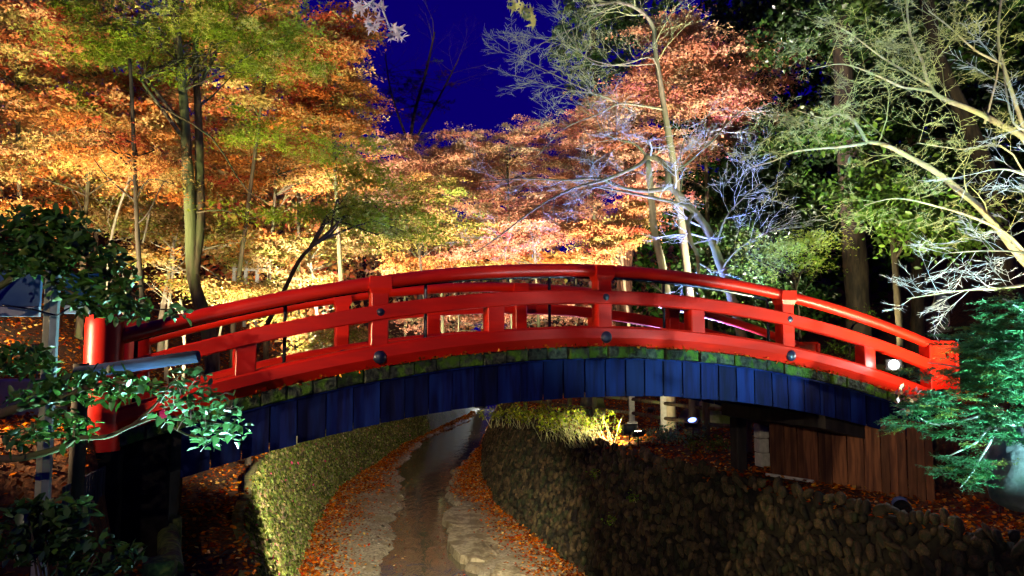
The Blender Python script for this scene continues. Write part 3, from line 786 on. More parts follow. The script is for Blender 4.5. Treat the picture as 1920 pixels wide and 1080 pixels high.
OLIVE = [(4,(.34,.30,.08)),(3,(.30,.34,.08)),(3,(.46,.32,.12)),(2,(.52,.29,.11))]
SALMON = [(4,(.66,.32,.20)),(3,(.60,.25,.15)),(3,(.70,.44,.26)),(1,(.48,.17,.17))]
ROSE = [(4,(.60,.32,.19)),(3,(.62,.38,.20)),(3,(.54,.24,.15)),(2,(.48,.38,.20))]
DARKG = [(5,(.018,.042,.008)),(3,(.03,.065,.012)),(2,(.010,.024,.006)),(1,(.07,.11,.025))]
MIDG = [(4,(.10,.19,.035)),(3,(.16,.26,.05)),(1,(.06,.10,.02))]

# --- left: the two-stemmed green maple in front
tree('maple_tree', 'green leaved maple with two tall stems rising behind the left part of the bridge',
  [([A(398,690,14.2), A(388,610,14.2), A(362,520,14.2), A(357,400,14.2), A(350,290,14.2), A(346,215,14.1), A(338,120,14), A(325,0,13.8), A(320,-120,13.6)], .17, .06, 0, 0),
   ([A(362,520,14.2), A(374,420,14.3), A(374,300,14.4), A(371,200,14.4), A(366,90,14.4), A(380,-80,14.4)], .11, .05, 0, 0),
   ([A(350,250,14.2), A(318,205,14), A(268,142,13.8)], .06, .03, 0, 0),
   ([A(346,262,14.2), A(300,200,13.6), A(262,148,13.4)], .045, .02, 0, 0),
   ([A(374,160,14.4), A(395,120,14.6), A(410,92,14.8)], .04, .02, 0, 0)],
  [E3(300,40,14,2.0,.75), E3(420,90,14.2,1.5,.6), E3(190,70,13.6,1.3,.6), E3(480,30,14.5,1.4,.7), E3(540,110,14.6,1.2,.35), E3(560,395,14.6,1.7,.22), E3(400,385,14.2,.7,.22),
   E3(250,130,13.6,.9,.35), E3(480,245,14.6,1.3,.35), E3(640,280,15,1.0,.28), E3(150,170,13.8,.6,.25)], 215, 120, LIME, .07, 'bark', branches=26)
tree('maple_tree', 'slim dark maple stem left of the two-stemmed green maple, orange crown',
  [([A(268,600,13.4), A(260,480,13.3), A(256,400,13.2), A(252,300,13.2), A(247,178,13.1), A(243,110,13.0)], .055, .03, 0, 0)],
  [E3(200,290,13.4,1.3,.5), E3(300,330,13.6,1.0,.4), E3(140,250,13.4,1.0,.5)], 60, 120, ORANGE, .068, 'bark_dark', branches=12)
tree('maple_tree', 'dark forked young maple leaning right behind the near hand rail, olive crown',
  [([A(470,690,13.2), A(505,600,13), A(535,540,12.9), A(560,490,12.8), A(585,462,12.8), A(612,440,12.8), A(640,410,12.8)], .055, .022, 0, 0),
   ([A(582,465,12.8), A(600,430,12.9), A(625,395,13), A(690,380,13)], .035, .012, 0, 0)],
  [E3(650,390,13.2,1.1,.28), E3(740,420,13.6,1.0,.35), E3(700,340,13.8,.9,.3)], 60, 110, LIME, .066, 'bark_dark', branches=6)

# --- left hillside maples
def hill_maple(label, foot, top, ells, ncl, pal, per=105, size=.085, bark='bark', lean=(0,0), r0=.11, branches=24):
    a, b_ = A(*foot), A(*top); mid_ = a*.5+b_*.5+V(lean[0],0,lean[1])
    tree('maple_tree', label, [([a, mid_, b_], r0, r0*.35, 0, 0)], [E3(*e) for e in ells], int(ncl*1.5), int(per*1.48), pal, size*1.05, bark, branches=branches, shape='kite', cr=(.45,1.0), th=.045, tilt=.45)
hill_maple('red maple filling the upper left corner of the picture', (40,520,18), (30,60,17.5), [(20,60,17,2.2,.9),(70,190,18,2.0,.7),(-30,300,17,1.6,.7),(120,30,18,1.6,.8)], 110, RED)
hill_maple('orange maple left of the slim dark stem, above the notice board', (150,560,18.5), (170,260,18.5), [(180,230,18.8,1.7,.7),(90,320,18.5,1.6,.6),(250,310,19.5,1.4,.6),(60,400,18,1.2,.35)], 100, ORANGE)
hill_maple('rust coloured maple behind the crown of the green maple', (440,580,21), (500,120,20.5), [(520,70,20,2.2,1.0),(450,190,20.5,1.6,.7),(400,20,21,2,.9)], 105, RED)
hill_maple('copper maple whose crown edges the left side of the open sky', (640,560,22), (620,150,21.5), [(640,60,21,1.1,.9),(615,160,21.5,1.3,.9),(590,250,21.5,1.6,.7),(660,240,22,.7,.6),(560,130,21,1.2,.8)], 115, ORANGE)
hill_maple('orange maple in the middle of the left hillside', (500,600,23), (520,300,22.5), [(490,290,22,1.6,.6),(590,320,22.5,1.6,.6),(430,330,22,1.3,.5),(660,330,23,1.2,.5)], 100, ORANGE)
hill_maple('pale gold maple behind the foot of the green maple', (300,610,21), (330,430,21), [(330,420,20.5,1.5,.45),(240,410,20,1.3,.4),(420,440,21.5,1.3,.4),(190,370,19.5,1.1,.4)], 92, GOLD, bark='bark_pale')
hill_maple('yellow maple low on the slope behind the left bridge rail', (600,640,24), (580,470,24), [(560,460,23.5,1.6,.5),(640,450,24,1.5,.45),(480,480,23,1.2,.35),(560,520,22.5,1.3,.25)], 88, GOLD, bark='bark_pale')
hill_maple('low golden maple sapling in front of the slope, under the green crown', (410,640,18), (430,540,18), [(420,540,17.5,1.1,.22),(330,530,17.5,.8,.2),(280,480,17.2,.9,.22),(500,545,18,.8,.18)], 40, GOLD, 90, .075, 'bark_pale', branches=14, r0=.05)
hill_maple('low orange maple sapling seen through the left rail of the bridge', (560,690,17), (590,640,17), [(610,620,16.5,.9,.25),(680,640,17,.7,.3),(560,600,17,.7,.2),(590,665,16,.5,.15)], 36, GOLD, 90, .07, 'bark_pale', branches=12, r0=.04)
# --- centre, beyond the bridge
hill_maple('olive yellow maple in the centre just left of the bridge crown', (800,600,27), (780,420,27), [(760,420,26.5,1.9,.7),(860,430,27,1.7,.6),(700,450,26,1.4,.5),(800,360,27.5,1.5,.6)], 120, OLIVE)
hill_maple('orange maple under the open sky, left of centre', (830,600,33), (820,290,33), [(800,310,32.5,2.2,.9),(740,270,32,1.1,.5),(870,280,33,1.7,.9),(780,250,33,.7,.4)], 120, ROSE)
hill_maple('tall copper maple under the open sky at centre', (960,600,34), (950,270,34), [(940,290,34,2.3,1.1),(1000,250,34.5,1.6,.8),(890,350,33,1.7,.8),(1060,300,34,1.8,1.0)], 150, ROSE)
hill_maple('salmon maple right of centre behind the arching blue-white branch', (1120,600,33), (1110,270,33), [(1110,250,33,2.0,1.1),(1180,200,32.5,1.7,1.0),(1150,330,32,1.9,.9),(1060,380,31,1.6,.7)], 150, SALMON)
hill_maple('gold and orange maple low in the centre above the hand rail', (1010,620,28), (1000,430,28), [(960,440,27.5,1.9,.6),(1050,430,28,1.7,.6),(900,470,27,1.6,.4),(1000,390,29,1.5,.5)], 120, SALMON)
hill_maple('coral maple above the crown post of the bridge', (1180,620,26), (1160,430,26), [(1140,440,25.5,1.2,.6),(1190,400,26,1.0,.5),(1110,480,25,.9,.35)], 66, RED, 100, .085)
hill_maple('salmon pink maple high on the right, in front of the evergreens', (1330,560,21), (1320,150,20.5), [(1290,120,20,1.6,.7),(1390,105,19.8,1.6,.5),(1200,180,20.5,1.3,.7),(1330,190,20,1.6,.55),(1460,88,19.5,1.1,.32),(1250,60,20.5,1.2,.55),(1140,230,21,1.2,.7),(1240,280,20.5,1.4,.6),(1420,150,19.8,1.0,.3)], 215, SALMON, 105, .075)
hill_maple('rust brown maple at right of centre below the salmon crown', (1400,560,24), (1390,240,24), [(1390,235,24,1.3,.45),(1440,215,23.5,.9,.3),(1310,270,24.5,1.2,.5),(1360,180,24.5,1.2,.3),(1250,360,25,1.2,.6)], 90, SALMON, 95, .08)
hill_maple('far rose maple behind the olive maple, left of centre', (760,600,39), (750,330,39), [(740,340,38.5,2.4,1.3),(830,380,39,2.4,1.2),(690,300,38,1.4,1.2),(900,330,39,2.2,1.2),(930,400,38,2.4,1.0)], 180, ROSE, 110, .115)
hill_maple('far rose maple behind the coral maple, right of centre', (1080,600,40), (1080,340,40), [(1000,350,39.5,2.4,1.3),(1090,330,40,2.4,1.4),(1170,300,39,2.2,1.6),(1230,380,38,2.0,1.4),(1110,410,38,2.4,1.0),(1010,400,38,2.0,1.0)], 210, ROSE, 110, .115)
hill_maple('rose maple high on the left hillside behind the copper maple', (560,500,27), (560,150,27), [(560,120,26.5,2.4,1.5),(640,210,27,1.6,1.4),(450,60,26,2.2,1.3),(480,240,26,2.0,1.0),(640,70,27,1.2,1.0)], 150, RED, 110, .10)
hill_maple('tan maple high on the left hillside behind the red maple', (180,480,25), (180,120,25), [(170,110,24.5,2.6,1.4),(60,60,24,2.2,1.5),(300,200,25,2.2,1.2),(20,250,24,1.8,1.2)], 150, ORANGE, 110, .10)
hill_maple('low golden thicket maple just above the hand rail, left of the crown post', (860,600,31), (850,520,31), [(740,495,30,1.7,.4),(850,500,31,1.9,.4),(950,490,31,1.8,.4),(1040,490,31,1.5,.4)], 70, ORANGE, 105, .10, r0=.06)
hill_maple('low pinkish thicket maple seen between the rails under the crown post', (960,700,36), (950,620,36), [(800,600,36,1.8,.6),(930,590,37,2.2,.6),(1050,580,37,2.0,.6),(880,660,35,1.6,.4),(1150,600,37,1.6,.6)], 80, ROSE, 100, .11, r0=.06)
# thin pale stems on the left slope
for k, (px, py, Y, px2, py2, lab) in enumerate([(205,470,18,245,330,'leaning pale sapling left of the slim dark stem'),(232,560,19,280,400,'pale sapling crossing the slim dark stem'),
      (318,560,19,326,450,'thin pale upright sapling between dark stem and green maple'),(470,640,22,462,520,'thin grey sapling right of the green maple foot'),(345,690,16,338,560,'whitish sapling beside the foot of the green maple'),
      (560,700,20,600,610,'pale slanting sapling seen through the rail gap'),(690,700,22,700,600,'grey sapling behind the first rail post')]):
    a, b_ = A(px,py,Y), A(px2,py2,Y)
    tree('maple_sapling', lab, [([a, a*.5+b_*.5+V(random.uniform(-.1,.1),0,0), b_], .05, .025, 5, .8)], twigs=dict(TW, lvl=1, n=4), bark='bark_pale', cat='sapling')
# far tree standing dark against the sky
tree('bare_tree', 'faint dark tree against the deep blue sky', [([A(790,420,46), A(770,260,46), A(800,130,46), A(815,60,46)], .22, .05, 10, 3.0), ([A(775,270,46), A(830,170,46), A(860,110,46)], .1, .03, 8, 2.6), ([A(770,280,46), A(735,180,46), A(722,100,46)], .1, .03, 8, 2.6)],
     [E3(720,190,46,1.5,2.6), E3(800,170,46,2.0,2.2)], 60, 60, [(1,(.07,.03,.04)),(1,(.05,.06,.05))], .12, 'bark_dark', twigs=dict(TW, lvl=2, n=4))

# --- the pale branching tree lit blue-white, right of centre
bt, tips, off_ = tree('bare_maple_tree', 'bare maple with blue-white lit twisting limbs right of the bridge crown',
  [([A(1392,640,14.5), A(1372,560,14.5), A(1352,500,14.5), A(1328,435,14.5), A(1300,395,14.5), A(1272,365,14.5), A(1254,345,14.4), A(1252,318,14.4), A(1236,300,14.4), A(1212,292,14.3)], .11, .05, 5, 1.0),
   ([A(1256,352,14.4), A(1215,358,14.3), A(1168,352,14.2), A(1120,335,14.1), A(1060,338,14), A(980,335,13.9), A(900,340,13.8)], .05, .010, 12, .8),
   ([A(1212,292,14.3), A(1200,308,14.2), A(1140,335,14), A(1080,352,13.8), A(1030,375,13.6), A(985,405,13.5), A(940,440,13.4), A(890,475,13.3)], .045, .008, 12, .7),
   ([A(1310,405,14.5), A(1280,385,14.3), A(1230,372,14.2), A(1170,360,14), A(1100,348,13.8)], .05, .015, 6, .7),
   ([A(1212,292,14.3), A(1190,270,14.2), A(1160,262,14.1), A(1130,250,14)], .03, .010, 12, .9),
   ([A(1300,400,14.5), A(1290,420,14.2), A(1296,455,14.1), A(1308,480,14), A(1310,540,14)], .045, .035, 4, .6),
   ([A(1256,330,14.4), A(1290,305,14.6), A(1330,270,14.8), A(1370,225,15), A(1400,200,15.2)], .03, .010, 8, .8),
   ([A(1275,365,14.5), A(1280,320,14.6), A(1276,290,14.6), A(1290,240,14.7)], .02, .008, 6, .7),
   ([A(1340,470,14.5), A(1360,410,14.2), A(1395,370,14), A(1430,340,13.8)], .025, .006, 10, .8),
   ([A(1350,510,14.5), A(1380,470,14.2), A(1430,440,14), A(1480,420,13.8)], .02, .006, 9, .7)],
  twigs=dict(TW, lvl=2, n=5, up=.02, wob=.26), bark='bark_mid', twigmat='twig_white')
tree('bare_maple_tree', 'tall bare maple with thin stem bending left at the top, beside the sky',
  [([A(1298,600,17), A(1285,480,17), A(1268,340,17), A(1250,230,17), A(1240,170,17), A(1228,90,17), A(1224,50,17), A(1200,20,16.8), A(1160,5,16.6), A(1100,12,16.4)], .12, .03, 10, 1.1, .6),
   ([A(1244,205,17), A(1200,198,16.8), A(1160,195,16.6), A(1120,215,16.4), A(1060,240,16.2), A(1010,290,16)], .035, .008, 9, .9, .4),
   ([A(1240,180,17), A(1225,110,16.8), A(1170,120,16.4), A(1110,118,16), A(1060,60,15.8)], .03, .008, 10, .9),
   ([A(1225,120,17), A(1150,122,16.6), A(1090,100,16.3), A(1070,40,16)], .02, .006, 9, .9),
   ([A(1160,5,16.6), A(1100,40,16.2), A(1030,75,15.8), A(985,95,15.6)], .02, .006, 9, .7),
   ([A(1190,210,17), A(1130,180,16.8), A(1050,165,16.5), A(960,140,16.2)], .02, .006, 12, .7),
   ([A(1150,190,17), A(1080,160,16.8), A(1000,120,16.5), A(945,90,16.2)], .018, .005, 11, .7)],
  twigs=dict(TW, lvl=2, n=5), bark='bark_mid', twigmat='twig')
tree('tree', 'pale lichened trunk lit yellow right behind the bridge crown', [([A(1255,600,18), A(1242,500,18), A(1228,440,18), A(1222,380,18), A(1215,300,18)], .13, .07, 3, .6)], twigs=dict(TW, lvl=1), bark='bark_pale')
tree('cedar_tree', 'stout red brown trunk behind the bridge crown post', [([A(1170,600,31), A(1172,500,31), A(1178,420,31), A(1185,200,31)], .42, .25, 0, 0)], bark='bark_red')
# --- the bare twiggy tree on the right, lit yellow-green
TW2 = dict(TW, lvl=3, n=4, ratio=.56, up=.015, wob=.26, flat=.7, ang=.85, rmin=.0026)
tree('bare_maple_tree', 'wide bare maple with pale yellow lit limbs sweeping in from the right',
  [([A(2060,640,10.5), A(1990,560,10.4), A(1920,490,10.3), A(1847,400,10.2), A(1800,358,10.2), A(1754,322,10.1), A(1700,292,10.1), A(1660,272,10), A(1624,266,10)], .078, .026, 8, .9, .35),
   ([A(1624,266,10), A(1612,243,10), A(1595,222,10), A(1570,214,9.9), A(1545,222,9.9), A(1490,205,9.8)], .03, .006, 9, .75, .2),
   ([A(1624,268,10), A(1580,275,9.9), A(1530,279,9.8), A(1487,285,9.8), A(1450,302,9.7), A(1410,313,9.7)], .026, .005, 9, .65, .1),
   ([A(1990,560,10.4), A(1985,380,10.6), A(1930,270,10.6), A(1873,232,10.6), A(1820,205,10.5), A(1780,190,10.5), A(1754,176,10.5), A(1743,160,10.5), A(1735,140,10.5), A(1728,111,10.5), A(1706,63,10.4), A(1700,0,10.4)], .058, .014, 10, .9, .4),
   ([A(1748,172,10.5), A(1715,166,10.4), A(1691,163,10.3), A(1640,140,10.2), A(1580,120,10.1), A(1520,130,10)], .028, .005, 10, .75, .1),
   ([A(1743,160,10.5), A(1700,135,10.4), A(1650,105,10.3), A(1590,60,10.2), A(1530,30,10.1)], .022, .005, 10, .75, .1),
   ([A(1930,270,10.6), A(1880,120,10.5), A(1872,60,10.5), A(1880,-20,10.5)], .035, .012, 7, .8, .2),
   ([A(1880,120,10.5), A(1830,95,10.4), A(1780,50,10.3), A(1740,20,10.2)], .022, .006, 7, .8, .2),
   ([A(1846,232,10.6), A(1868,150,10.5), A(1875,90,10.4)], .018, .008, 4, .6, .3),
   ([A(1990,560,10.4), A(1900,450,10), A(1830,410,9.8), A(1750,385,9.6), A(1680,372,9.4), A(1620,385,9.3)], .03, .005, 12, .65, .2),
   ([A(1990,500,10.4), A(1900,290,10), A(1800,280,9.8), A(1720,268,9.6)], .02, .005, 9, .7, .2)],
  twigs=TW2, bark='bark_pale', twigmat='twig')
tree('bare_maple_tree', 'small bare maple with blue lit twigs at the right edge', [([A(2080,560,8.2), A(2020,420,8.2), A(1960,350,8.2), A(1900,320,8.1), A(1860,318,8)], .05, .008, 10, .6, .4),
   ([A(2000,400,8.2), A(1950,260,8.2), A(1900,230,8.1), A(1880,120,8.1)], .03, .006, 7, .5, .4),
   ([A(2040,540,8.2), A(1960,530,8.6), A(1880,540,9), A(1800,545,9.2), A(1700,560,9.4)], .03, .006, 12, .5, .4),
   ([A(2040,540,8.2), A(1940,480,8.6), A(1860,470,9), A(1770,475,9.2)], .025, .005, 9, .5, .4)],
   twigs=dict(TW, lvl=2, n=5, flat=.35, up=.0), bark='bark_pale', twigmat='twig_white')
# --- right: evergreens
EV = dict(leafmat='leaf_gloss', shape='oval', cr=(.4,.9), th=.12, tilt=.7, droop=.5)
def evergreen(label, foot, mids, r0, r1, ells, ncl, pal=DARKG, per=95, size=.13, bark='bark_dark', branches=24):
    EV['shape'] = 'kite' if pal is DARKG else 'oval'
    tree('evergreen_tree', label, [([A(*foot)]+[A(*m_) for m_ in mids], r0, r1, 0, 0)], [E3(*e) for e in ells], int(ncl*1.35), per, pal, size*1.1, bark, branches=branches, **EV)
evergreen('thick dark trunk under dark foliage behind the right rail', (1612,660,17.5), [(1608,560,17.5),(1600,430,17.5),(1590,300,17.5),(1580,100,17.5),(1575,-60,17.5)], .36, .2,
   [(1560,60,18.5,2.0,1.2),(1500,260,19,1.5,1.0),(1640,200,19,1.6,1.2)], 90, bark='bark_dark')
evergreen('leaning evergreen with a mossy trunk at the right edge', (1905,660,14), [(1885,500,14),(1860,350,14),(1800,200,14.2),(1760,110,14.4),(1730,-40,14.6)], .26, .12,
   [(1850,60,15.5,1.7,1.0),(1700,40,16,1.5,1.0),(1900,200,15.5,1.0,.9),(1700,330,16,1.3,.7)], 100)
evergreen('dark evergreen filling the top right behind the bare twigs', (1720,640,20), [(1720,400,20),(1700,150,20)], .25, .12,
   [(1740,150,20,2.6,1.8),(1800,330,20,2.0,1.3),(1660,420,19.5,1.5,1.0)], 150)
evergreen('dark evergreen above and left of the thick dark trunk', (1450,620,22), [(1450,400,22),(1440,150,22)], .22, .1,
   [(1440,40,22,2.4,1.0),(1420,330,21.5,1.6,1.0),(1500,400,21,1.6,1.0),(1350,370,22,1.4,.9)], 140)
evergreen('tall dark evergreen rising beside the open sky behind the thin bare stem', (1120,560,38), [(1120,300,38),(1110,0,38)], .3, .12,
   [(1120,60,38,2.6,2.6),(1190,-20,37,2.5,2.0),(1110,170,37.5,2.0,1.0)], 120, per=90, size=.16)
evergreen('broadleaf evergreen with lit hanging leaves under the lower bare limb', (1690,660,13.5), [(1680,520,13.5),(1670,400,13.4),(1660,330,13.4)], .10, .04,
   [(1650,350,13,.9,.45),(1700,400,13.2,.9,.45),(1560,250,13,.4,.2),(1600,240,13,.35,.18),(1760,420,13.2,.8,.4)], 64, MIDG, 70, .11, branches=16)
evergreen('evergreen shrub mass behind the right rail of the bridge', (1400,680,19), [(1405,600,19),(1410,500,19)], .10, .05,
   [(1400,470,18.5,1.2,.8),(1330,520,19,1.0,.7),(1470,560,18.5,1.2,.8),(1420,610,18,1.1,.4)], 80, DARKG, 85, .11, branches=14)
tree('young_maple', 'young green maple spray glowing lime above the right hand rail', [([A(1500,640,14), A(1495,560,13.8), A(1480,490,13.5), A(1450,470,13.4)], .04, .015, 0, 0)],
   [E3(1470,465,13.3,.75,.13), E3(1520,445,13.3,.5,.09), E3(1430,480,13.4,.45,.12), E3(1490,490,13.2,.7,.10), E3(1420,510,13.6,.4,.12)], 40, 85, [(4,(.34,.42,.10)),(3,(.24,.34,.05)),(2,(.46,.52,.16))], .055, 'bark_dark', branches=14, cat='young tree')
tree('young_maple', 'small lime green sprig seen in the gap of the right rail', [([A(1625,760,12.5), A(1600,680,12.3), A(1580,660,12.2)], .02, .01, 0, 0)],
   [E3(1590,655,12.2,.35,.08), E3(1560,700,12.2,.3,.06), E3(1580,705,12,.25,.06), E3(1610,590,12.3,.3,.05)], 14, 60, MIDG, .055, 'bark_dark', branches=8, cat='young tree')

# far woods closing the valley
def far_wood(name, label, n_, xr, yr, hz, pal, size=.35):
    x = rng.uniform(*xr, n_); y = rng.uniform(*yr, n_); zg = land(x, y)
    k = rng.uniform(0,1,n_)**.8; top = hz*(.75+.25*np.sin(x*.9)+.15*np.sin(x*2.3+1))
    tag(link(name, leaf_mesh(name, np.stack([x,y,zg+.2+k*top],-1), size*rng.uniform(.6,1.4,n_), palette(pal,n_,.3), M['leaf'], 'kite', .8)), label, 'wood', kind='stuff')
far_wood('distant_wood', 'dim autumn wood closing the far end of the valley', 20000, (-26, 16), (50, 62), 7.5, ROSE+RED)
far_wood('distant_wood', 'dark evergreen wood on the slope far behind the right bank', 36000, (6.5, 42), (25, 46), 19, DARKG, .42)
far_wood('distant_wood', 'dim wood high on the left hillside behind the maples', 32000, (-34, -9), (32, 46), 17, RED+ORANGE, .34)

# ------------------------------------------------------------------ lamps
def aim(o, d):
    o.rotation_mode = 'QUATERNION'; o.rotation_quaternion = Vector(tuple(d)).to_track_quat('-Z', 'Y')
def floodlight(label, loc, target, power, color, deg=100, size=.11, blend=.6, lens=60, stake=True, group=None, soft=.07):
    loc = np.asarray(loc, float); d = norm(np.asarray(target, float)-loc)
    zg = float(land(loc[0], loc[1])); rt = thing('floodlight', (loc[0], loc[1], min(zg, loc[2])), label, 'floodlight', group)
    off_ = np.array(rt.location); p = loc-off_
    q_ = Vector(tuple(d)).to_track_quat('-Z', 'Y'); T = lambda x,y,z: np.array(q_ @ Vector((x,y,z))) + p
    s_ = size; b_ = MB()
    b_.add([T(-s_,-s_*.75,0),T(s_,-s_*.75,0),T(s_,s_*.75,0),T(-s_,s_*.75,0),T(-s_,-s_*.75,s_*.5),T(s_,-s_*.75,s_*.5),T(s_,s_*.75,s_*.5),T(-s_,s_*.75,s_*.5),
            T(-s_*.6,-s_*.45,s_*.95),T(s_*.6,-s_*.45,s_*.95),T(s_*.6,s_*.45,s_*.95),T(-s_*.6,s_*.45,s_*.95)],
           [(0,1,5,4),(1,2,6,5),(2,3,7,6),(3,0,4,7),(4,5,9,8),(5,6,10,9),(6,7,11,10),(7,4,8,11),(8,9,10,11),(0,3,2,1)])
    b_.obj('housing', M['lampbody'], rt)
    c_ = np.array(color); k_ = 18
    MB().add([T(.62*s_*math.cos(2*math.pi*q/k_), .62*s_*math.sin(2*math.pi*q/k_), -.008) for q in range(k_)], [tuple(range(k_))]).obj('lens', emit_mat('lit_lens', tuple(c_), lens), rt)
    MB().tube([T(-s_*1.1,0,s_*.3), T(-s_*1.1,0,s_*1.1)+V(0,0,-s_*.5), T(s_*1.1,0,s_*1.1)+V(0,0,-s_*.5), T(s_*1.1,0,s_*.3)], .008, 6).obj('bracket', M['lampbody'], rt)
    if stake: MB().tube([V(p[0],p[1],-.1)-d*0, p+V(0,0,-s_*.4)-d*s_*.5], .014, 8).obj('stake', M['lampbody'], rt)
    L = bpy.data.lights.new('lamp_light', 'SPOT'); L.energy = power; L.color = tuple(color); L.spot_size = math.radians(deg); L.spot_blend = blend; L.shadow_soft_size = soft
    lo = bpy.data.objects.new('lamp_light', L); col.objects.link(lo); lo.parent = rt; lo.location = tuple(p + d*.06); aim(lo, d)
    return rt
WARM = (1.0, .84, .60); WARMY = (1.0, .95, .55); WARMW = (1.0, .84, .74); COOL = (.72, .88, 1.0); BLUE = (.35, .50, 1.0); CYAN = (.45, .95, 1.0); PINK = (1.0, .75, .85)
g_ = lambda x, y, h=.35: V(x, y, float(land(x, y))+h)
# left hillside
floodlight('small lit floodlight beside the galvanised post at the far left slope', A(72,651,12.2), A(120,120,18), 3600, WARM, 120, .09, lens=25)
floodlight('small lit floodlight glinting through the left rail of the bridge', A(495,680,24.5), A(520,250,28), 1800, WARM, 100, .09, lens=40)
floodlight('floodlight on the left bank behind the bridge, under the green maple', g_(-6.6,9.8,.4), A(330,90,14.5), 3000, WARMY, 74)
floodlight('floodlight on the left bank below the copper maple', g_(-5.6,14.8,.3), A(610,110,21.5), 7000, WARM, 70)
floodlight('floodlight high on the left slope', g_(-11.5,13.5), A(60,40,19), 3400, WARM, 90)
floodlight('floodlight on the left slope between the gold maples', g_(-7.0,14.0), A(380,300,22), 1300, WARM, 75)
floodlight('floodlight on the left bank far behind the bridge', g_(-5.7,17), A(790,240,33), 30000, WARMW, 48)
floodlight('floodlight on the left bank near the stream bend', g_(-6.0,27), A(820,420,39), 18000, WARMW, 110)
# centre and right bank
floodlight('warm floodlight among grass stems on the cobble wall, turned away to the left', atz(1178,838,BANK)+V(0,0,.36), atz(1000,800,BANK)+V(0,0,.3), 420, (1,.86,.5), 150, .15, lens=50)
floodlight('bluish white floodlight on the fence behind the stream bend', A(1298,788,14.6), A(1185,360,12.6), 7500, (.20,.30,1), 96, .13, lens=5, blend=.4)
floodlight('pinkish floodlight beyond the timber fence on the right bank', A(1220,766,20), A(1080,220,33), 18000, WARMW, 62, .09, lens=40)
floodlight('floodlight on the right bank far behind the bridge', g_(2.6,16.4), A(950,245,34), 40000, WARMW, 46)
floodlight('floodlight on the right bank beyond the stream bend', g_(1.2,30), A(1080,360,40), 6500, WARMW, 95)
floodlight('floodlight on the right bank under the salmon maple', g_(5.4,14.6), A(1320,110,20), 12000, (1,.86,.78), 66)
floodlight('floodlight at the foot of the tall bare maple', g_(2.5,15.0), A(1120,70,16.4), 2300, (.95,1,.70), 60)
floodlight('floodlight on the right bank behind the plank fence', g_(6.2,13.2,.5), A(1560,420,16), 650, (1,.95,.50), 120)
# in front of the bridge
floodlight('white floodlight shining from the low end of the right bridge rail', A(1676,684,10.42), A(1590,660,3), 70, (.95,.98,1), 130, .10, lens=300, soft=.04, stake=False)
floodlight('warm floodlight behind the fir shrub at the right edge', A(1866,765,9.4), A(1800,500,10.5), 200, (1,.62,.35), 140, .07, lens=60)
floodlight('cool floodlight on the right bank below the frame, under the fir shrub', V(5.75,4.7,BANK+.2), A(1885,660,6.8), 3600, (.45,.95,1), 64)
floodlight('pale floodlight on the right bank in front of the bridge, under the bare limbs', g_(7.6,7.9,.3), A(1700,170,10.3), 3600, (1,1,.52), 90)
floodlight('blue floodlight on the right bank beside the blue-green boulder', g_(6.6,6.8,.25), A(1890,330,8.1), 700, (.35,.6,1), 90)
floodlight('cool floodlight at the foot of the mossy log edging, below the frame', V(-2.38,5.5,BANK+.13), A(400,745,5.5), 800, CYAN, 96)
pq_ = bxy(-1.9,.85); floodlight('warm floodlight fixed under the bridge deck, shining on the stream bed', V(pq_[0],pq_[1],float(zb(-1.9))-.80), V(-3.0,14.6,0), 3900, (1,.88,.64), 84, stake=False)
floodlight('white floodlight beyond the stream bend, hidden by the arch', V(-1.2,56,2.2), V(-1.6,38,0), 3000, (.8,.88,1), 80, lens=40)
floodlight('warm floodlight on the left approach of the bridge, outside the frame', V(-6.0,5.7,4.5), V(-1.2,9.0,4.75), 1300, (1,.74,.42), 84)
floodlight('warm floodlight on a mast behind the viewer', V(-2.5,-3.0,6.6), V(.4,9.0,5.4), 1750, (1,.78,.60), 60, blend=.9)

# ------------------------------------------------------------------ right bank: plank fence, blocks, timber fence, rocks, shrubs
pf0, pf1 = atz(1446,893,BANK), atz(1742,938,BANK); pf0[2] = pf1[2] = 0
pf = thing('plank_fence', (pf0[0], pf0[1], BANK), 'brown vertical plank hoarding closing the gap under the right end of the bridge', 'fence')
dv = pf1-pf0; Lf = np.linalg.norm(dv[:2]); dv = dv/Lf; nv = V(dv[1], -dv[0], 0)
s = 0.0
while s < Lf:
    w = random.uniform(.105, .135); q0 = dv*(s+.004); q1 = dv*(s+w-.004); o1 = nv*random.uniform(-.008,.008)
    zt = 1.02+.02*random.random() - .0*s; zb_ = random.uniform(-.04,.0); th_ = nv*.022
    b_ = MB(); vs = [q0+o1,q1+o1,q1+o1+th_,q0+o1+th_]
    lean = random.uniform(-.012,.012)*dv
    b_.add([v_+V(0,0,zb_) for v_ in vs]+[v_+V(0,0,zt)+lean for v_ in vs], [(3,2,1,0),(4,5,6,7),(0,1,5,4),(1,2,6,5),(2,3,7,6),(3,0,4,7)])
    b_.obj('plank', M['plankbrown'], pf); s += w
for z_ in (.2, .8): MB().tube([dv*.02-nv*.03+V(0,0,z_), dv*(Lf-.02)-nv*.03+V(0,0,z_)], .03, 4).obj('rail', M['plankbrown'], pf)
MB().tube([nv*.06-dv*.05+V(0,0,.03), nv*.06+dv*.75+V(0,0,.03)], .025, 6).obj('ground_batten', M['concrete'], pf)
pb = atz(1430,872,BANK)
for k in range(4):
    b_ = MB().cbox(-.09,.09,-.1,.1,0,.235,.012); o = b_.obj('concrete_block', M['concrete']); o.location = (pb[0]+random.uniform(-.012,.012), pb[1], BANK-.02+k*.245); o.rotation_euler = (0,0,random.uniform(-.12,.12)+.25)
    tag(o, ['lowest','second lowest','second highest','topmost'][k]+' pale concrete block of the stack at the plank hoarding', 'block', 'stacked blocks under the bridge')
